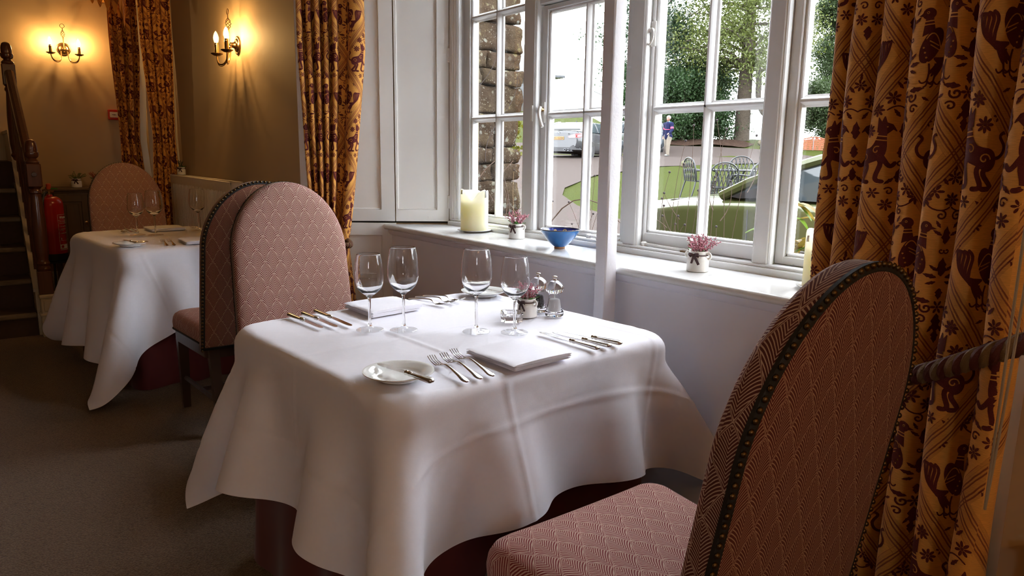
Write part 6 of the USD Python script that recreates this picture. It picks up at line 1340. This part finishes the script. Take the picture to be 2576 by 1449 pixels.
    obj('collar', solid_(limb([((.01, .05, 1.50), .055), ((.01, -.05, 1.50), .055), ((.05, -.02, 1.48), .05), ((.05, .02, 1.48), .05), ((.01, .05, 1.50), .055)]) + limb([((-.02, .13, 1.475), .05), ((-.02, -.13, 1.475), .05)])), 'cyan_cloth', t, smooth=True)
    tr = limb([((0, .09, .88), .135), (kL, .088), (aL, .072)]) + limb([((0, -.09, .88), .135), (kR, .088), (aR, .072)])
    obj('trousers', solid_(tr), 'beige_cloth', t, smooth=True)
    for a in (aL, aR): obj('shoe', solid_(limb([((a[0] - .04, a[1], a[2] - .045), .050), ((a[0] + .15, a[1], a[2] - .058), .038)])), 'shoe_grey', t, smooth=True)
simple('skin', (0.15, 0.075, 0.0525), 0.6); simple('white_hair', (0.165, 0.1537, 0.1425), 0.8); simple('navy', (0.006, 0.0075, 0.0285), 0.9, specular_ior_level=0.1); simple('pink_band', (0.195, 0.009, 0.045), 0.6); simple('cyan_cloth', (0.01125, 0.075, 0.135), 0.7); simple('beige_cloth', (0.1125, 0.09375, 0.07125), 0.85); simple('shoe_grey', (0.105, 0.105, 0.0975), 0.7)
person()

# ---------------------------------------------------------------- cast metal table and chairs on the lawn
simple('cast_metal', (0.016, 0.017, 0.019), 0.4, 0.3)
def lattice_chair(label, x, y, rz):
    t = thing('garden_chair', label, 'garden chair', (x, y, float(gz(x, y)) - 0.01), rz)
    W = 0.27
    fr = spline([(-W, -.24, .42), (-W - .02, -.27, .66), (-W * .75, -.30, .86), (0, -.31, .93), (W * .75, -.30, .86), (W + .02, -.27, .66), (W, -.24, .42)], 40)
    Bk = obj('back_frame', tube(fr, .016, 8), 'cast_metal', t)
    def on(u, v):
        return (W * u * (1.0 + .05 * math.sin(PI * v)), -.245 - .065 * v, .43 + .48 * v * (1 - .20 * u * u))
    for k in range(-3, 4):
        for s_ in (1, -1): obj('lattice_bar', tube([on(np.clip(k / 3.2 + s_ * .55 * (v_ ** 1.2), -1, 1) * .97, v_) for v_ in np.linspace(0, .98, 10)], .0095, 6), 'cast_metal', Bk)
    seat = sbox(-.26, -.24, .26, .24)
    hol = [Point(px, py).buffer(.021, 4) for i, px in enumerate(np.linspace(-.21, .21, 8)) for py in np.linspace(-.19, .19, 7) + (.02 if i % 2 else -.01)]
    obj('seat', prism(seat.difference(shapely.union_all(hol)), .415, .435), 'cast_metal', t)
    apr = sbox(-.25, .16, .25, .40).difference(shapely.union_all([Point(px, py).buffer(.022, 4) for i, px in enumerate(np.linspace(-.20, .20, 8)) for py in np.linspace(.20, .37, 4)]))
    obj('apron', prism(apr, .225, .24, 'y'), 'cast_metal', t)
    for sx in (-1, 1):
        obj('arm', tube(spline([(sx * (W + .02), -.27, .66), (sx * (W + .06), -.05, .67), (sx * (W + .06), .16, .65), (sx * (W + .03), .24, .60), (sx * W, .22, .43)], 20), .017, 8), 'cast_metal', t)
        obj('leg', tube(spline([(sx * .25, .22, .42), (sx * .28, .25, .2), (sx * .26, .27, 0.0)], 10), .017, 8), 'cast_metal', t)
        obj('leg', tube(spline([(sx * .25, -.24, .42), (sx * .27, -.30, .2), (sx * .26, -.36, 0.0)], 10), .017, 8), 'cast_metal', t)
TX, TY = 13.1, 9.57; va = math.atan2(10.6, 14.5)
gt = thing('garden_table', 'round cast metal table on the lawn', 'garden table', (TX, TY, float(gz(TX, TY)) - .01))
pl_ = Point(0, 0).buffer(.52, 24); hol = [Point(.13 * k * math.cos(a), .13 * k * math.sin(a)).buffer(.042, 6) for k in (1, 2, 3) for a in np.linspace(0, 2 * PI, 6 * k, endpoint=False)]
obj('tabletop', prism(pl_.difference(shapely.union_all(hol)), .70, .722), 'cast_metal', gt); obj('rim', tube([(.52 * math.cos(a), .52 * math.sin(a), .705) for a in np.linspace(0, 2 * PI, 50)], .018, 8), 'cast_metal', gt)
for k in range(4):
    a = PI / 4 + k * PI / 2; c, s_ = math.cos(a), math.sin(a); obj('leg', tube(spline([(.30 * c, .30 * s_, .70), (.22 * c, .22 * s_, .4), (.40 * c, .40 * s_, 0)], 14), .02, 8), 'cast_metal', gt)
def put_chair(label, side, fwd, face):
    c, s_ = math.cos(va), math.sin(va); lattice_chair(label, TX + fwd * c + side * s_, TY + fwd * s_ - side * c, face)
put_chair('metal lattice garden chair left of the round table, back to the window', -0.18, -0.72, va - PI / 2 + 0.25 + PI * 0)
put_chair('metal lattice garden chair right of the round table', 0.42, -0.55, va - PI / 2 + 0.75)
put_chair('metal lattice garden chair on the far side of the round table', 0.32, 0.85, va + PI / 2 + .3)
put_chair('metal lattice garden chair at the far left of the round table', -0.62, 0.30, va - PI + 0.2 + PI * .1)

def boulder(label, x, y, r, seed):
    v, f = ball((0, 0, 0), 1.0, 3); v = v * (1 + 0.35 * (meshkit.fbm(v * 1.4 + seed, 4, seed) - .5))[:, None] * np.array([1.05, .9, .72]) * r
    obj('boulder', (v + [x, y, float(gz(x, y)) + r * .42], f), 'boulder_stone', smooth=True, label=label, cat='boulder')
g = G(); p = g.obj(); M['boulder_stone'] = g.make('boulder_stone', g.pbr(base_color=g.mix(g.mr(g.noise(p, 2.5, 4), .45, .6), (0.08, 0.055, 0.034), (0.042, 0.05, 0.014)), roughness=0.95, normal=g.bump(g.noise(p, 12, 5), .8, .04)))
boulder('rounded mossy boulder on the lawn edge left of the garden table', 18.6, 15.25, .21, 3)
boulder('mossy boulder on the lawn edge nearest the post', 16.75, 15.2, .20, 8)
boulder('low rock under the big tree on the rubble', 30.0, 20.2, .26, 5); boulder('pale boulder on the rubble heap', 30.5, 19.9, .34, 9)

# orange mesh fence
simple('orange_mesh', (0.21, 0.048, 0.018), 0.7)
of = thing('mesh_fence', 'orange plastic safety mesh fence across the grass', 'fence')
A_, B_ = np.array([29.3, 18.8]), np.array([30.9, 14.6]); n_ = 90
def fp(u, z_): q = A_ + (B_ - A_) * u; return (q[0], q[1], float(gz(q[0], q[1])) + 0.02 + z_ * .50 + .05 * math.sin(u * 25) * z_)
for k in range(7): obj('strand', tube([fp(u, k / 6) for u in np.linspace(0, 1, 60)], .022 if k in (0, 6) else .015, 4), 'orange_mesh', of)
obj('mesh', cat(*[tube([fp(u + .004 * math.sin(k), 0), fp(u, .5), fp(u, 1)], .011, 4, False) for k, u in enumerate(np.linspace(0.003, .997, 150))]), 'orange_mesh', of, kind='stuff')
for u in (0.02, .3, .6, .95): q = fp(u, 0); obj('post', tube([(q[0], q[1], q[2] - .1), (q[0], q[1], q[2] + .85)], .018, 6), 'alloy', of)
# temporary wire fence and the distant lodge
hf = thing('wire_fence', 'temporary wire fence panel beside the distant lodge', 'fence')
E_ = np.array([[37.6, 40.2], [40.3, 39.4], [41.1, 38.8]]); hz = lambda q: float(gz(q[0], q[1]))
for a, b in ((0, 1), (1, 2)):
    p0, p1 = E_[a], E_[b]; z0, z1 = hz(p0), hz(p1)
    obj('panel_frame', tube([(p0[0], p0[1], z0 + .1), (p0[0], p0[1], z0 + 2.0), (p1[0], p1[1], z1 + 2.1), (p1[0], p1[1], z1 + .1)], .03, 6), 'alloy', hf)
    obj('wires', cat(*[tube([tuple(np.r_[p0 + (p1 - p0) * u, z0 + .15]), tuple(np.r_[p0 + (p1 - p0) * u, z0 + 2.0])], .006, 4, False) for u in np.linspace(.05, .95, 14)]), 'alloy', hf, kind='stuff')
simple('slate', (0.03, 0.0336, 0.0384), 0.6, var=0.25, scale=3); simple('render_wall', (0.051, 0.0468, 0.0408), 0.9); simple('far_stone', (0.033, 0.024, 0.0162), 0.95, var=0.5, scale=2.2, bump=1.0, bscale=3, bdist=0.2)
lo_ = thing('lodge', 'distant stone lodge with a grey slate roof and wide eaves', 'building', (36.9, 45.6, float(gz(37, 45.5)) - .3), math.radians(-8))
obj('wall', bx(-8, 0.6, 0, 6, 0, 3.3), 'render_wall', lo_); obj('corner_pier', bx(0.1, 0.95, -.12, 1.2, 0, 3.4), 'far_stone', lo_)
obj('roof', (np.array([(-9, -1.0, 3.1), (1.9, -1.0, 3.1), (1.9, 7, 3.1), (-9, 7, 3.1), (-6.5, 3, 6.0), (-2.4, 3, 6.0), (-9, -1.0, 2.95), (1.9, -1.0, 2.95), (1.9, 7, 2.95), (-9, 7, 2.95)]), np.array([(0, 1, 5), (0, 5, 4), (1, 2, 5), (2, 3, 4), (2, 4, 5), (3, 0, 4), (6, 8, 7), (6, 9, 8), (0, 6, 7), (0, 7, 1), (1, 7, 8), (1, 8, 2), (2, 8, 9), (2, 9, 3), (3, 9, 6), (3, 6, 0)])), 'slate', lo_, smooth=False)
obj('window', bx(-1.6, -.7, -.03, .02, 1.2, 2.4), 'car_glass', lo_); obj('window', bx(-4.6, -3.6, -.03, .02, 1.2, 2.4), 'car_glass', lo_)

# ---------------------------------------------------------------- trees and hedges
M_leaf('needle_dark', (0.012, 0.030, 0.014), (0.030, 0.052, 0.022)); M_leaf('needle_olive', (0.040, 0.058, 0.012), (0.085, 0.098, 0.022)); M_leaf('holly', (0.010, 0.026, 0.008), (0.030, 0.060, 0.018)); M_leaf('pine', (0.022, 0.042, 0.016), (0.055, 0.078, 0.028)); M_leaf('gold_shrub', (0.10, 0.085, 0.005), (0.06, 0.08, 0.01))
simple('bark', (0.032, 0.023, 0.014), 0.95, var=0.35, scale=2.5, bump=1.0, bscale=6, bdist=0.1); simple('bark_grey', (0.055, 0.05, 0.044), 0.95, var=0.3, scale=3)
def tree(name, label, x, y, h, r, base, n, leaf, mat, seed, trunk=.3, bark='bark', lean=(0, 0), boughs=22, cone=0.5, sprays=True):
    rg = np.random.default_rng(seed); t = thing(name, label, 'tree', (x, y, float(gz(x, y)) - .05))
    tp = spline([(0, 0, 0), (lean[0] * .3, lean[1] * .3, h * .35), (lean[0] * .7, lean[1] * .7, h * .7), (lean[0], lean[1], h)], 24)
    obj('trunk', tube(tp, np.linspace(trunk, trunk * .16, 24), 12), bark, t)
    cl, lines = [], []
    for k in range(boughs):
        f = rg.uniform(base, .99); a = rg.uniform(0, 2 * PI); ln = r * (1.05 - cone * f) * rg.uniform(.5, 1.05); i = int(f * 23); p0 = tp[i]
        p1 = p0 + np.array([math.cos(a) * ln, math.sin(a) * ln, rg.uniform(-.12, .38) * ln]); pm = (p0 + p1) / 2 + np.array([0, 0, rg.uniform(.0, .25) * ln]) + rg.normal(size=3) * .1
        sp_ = spline([p0, pm, p1], 12); lines.append(tube(sp_, np.linspace(trunk * .26, .02, 12) * (1.2 - f), 5, False)); cl += [(q, ln) for q in sp_[4:]]
    obj('boughs', cat(*lines), bark, t, kind='stuff')
    c = np.array([q for q, _ in cl]); ii = rg.integers(0, len(c), n)
    cen = c[ii] + rg.normal(size=(n, 3)) * np.array([.42, .42, .36]) * (r / 3.2)
    d = rg.normal(size=(n, 3)); d[:, 2] -= .5; d /= np.linalg.norm(d, axis=1, keepdims=True); s_ = np.cross(d, rg.normal(size=(n, 3))); s_ /= np.linalg.norm(s_, axis=1, keepdims=True)
    L = leaf * rg.uniform(.6, 1.4, (n, 1)); w = L * (.28 if sprays else .5)
    v = np.stack([cen, cen + d * L * .5 + s_ * w, cen + d * L, cen + d * L * .5 - s_ * w], 1).reshape(-1, 3); q = np.arange(n)[:, None] * 4
    obj('foliage', (v, np.vstack([q + [0, 1, 2], q + [0, 2, 3]])), mat, t, smooth=False, kind='stuff')
    return t
tree('conifer', 'tall dark blue-green conifer left of the big trunk', 30.0, 26.9, 15, 3.6, .12, 60000, .13, 'needle_dark', 1, .35, boughs=70)
tree('cypress', 'olive green cypress with a bare lower trunk in the middle of the view', 31.1, 22.2, 16, 4.3, .20, 60000, .13, 'needle_olive', 2, .38, boughs=90, lean=(.3, .2))
obj('bough', tube(spline([(31.3, 21.9, 6.0), (31.4, 21.6, 4.2), (31.5, 21.2, 3.35), (31.6, 20.7, 3.2), (31.7, 20.35, 3.7), (31.75, 20.2, 4.3)], 24), np.linspace(.16, .10, 24), 8), 'bark', label='pale hooked bough hanging beside the big trunk', cat='bough')
tree('bare_tree', 'leafless branching tree behind the cypress', 34.5, 27.0, 15, 5.0, .22, 900, .12, 'needle_olive', 3, .35, 'bark_grey', boughs=70, cone=.2)
tree('pine', 'slender dark pine beyond the orange mesh fence', 38.6, 21.9, 8.0, 2.2, .15, 36000, .13, 'pine', 4, .22, boughs=40, cone=.7)
tree('pine', 'bushy mid green pine further right behind the mesh fence', 39.5, 20.4, 6.5, 3.0, .05, 36000, .13, 'pine', 5, .22, boughs=40, cone=.6)
tree('bare_tree', 'thin leafless tree at the right edge by the big curtain', 44, 20.5, 10, 4.0, .2, 700, .12, 'gold_shrub', 6, .2, 'bark_grey', boughs=50, cone=.2)
for k, (x, y, h, r, l) in enumerate(((29.0, 24.2, 3.2, 1.9, 'dark holly bush behind the walking person'), (30.4, 24.3, 3.6, 2.1, 'tall dark holly bush left of the big trunk'), (31.7, 25.2, 3.4, 2.2, 'dark evergreen bush between conifer and cypress'), (28.3, 26.4, 3.0, 2.0, 'twiggy dark bush left of the walking person'))):
    tree('holly_bush', l, x, y, h, r, .05, 22000, .085, 'holly', 20 + k, .10, boughs=40, cone=.3, sprays=False)
tree('holly_bush', 'low dark bushes filling the gap behind the orange mesh fence', 36.5, 21.0, 2.6, 2.0, .05, 20000, .09, 'pine', 41, .10, boughs=40, cone=.3, sprays=False)
tree('holly_bush', 'dark bush beyond the mesh fence, nearest the big curtain', 36.9, 19.4, 2.8, 2.2, .05, 20000, .09, 'pine', 42, .10, boughs=40, cone=.3, sprays=False)
tree('shrub', 'yellow-green clipped shrub seen past the stone wall', 16.8, 22.6, 1.4, .7, .05, 2500, .12, 'gold_shrub', 30, .05, boughs=30, cone=.3, sprays=False)
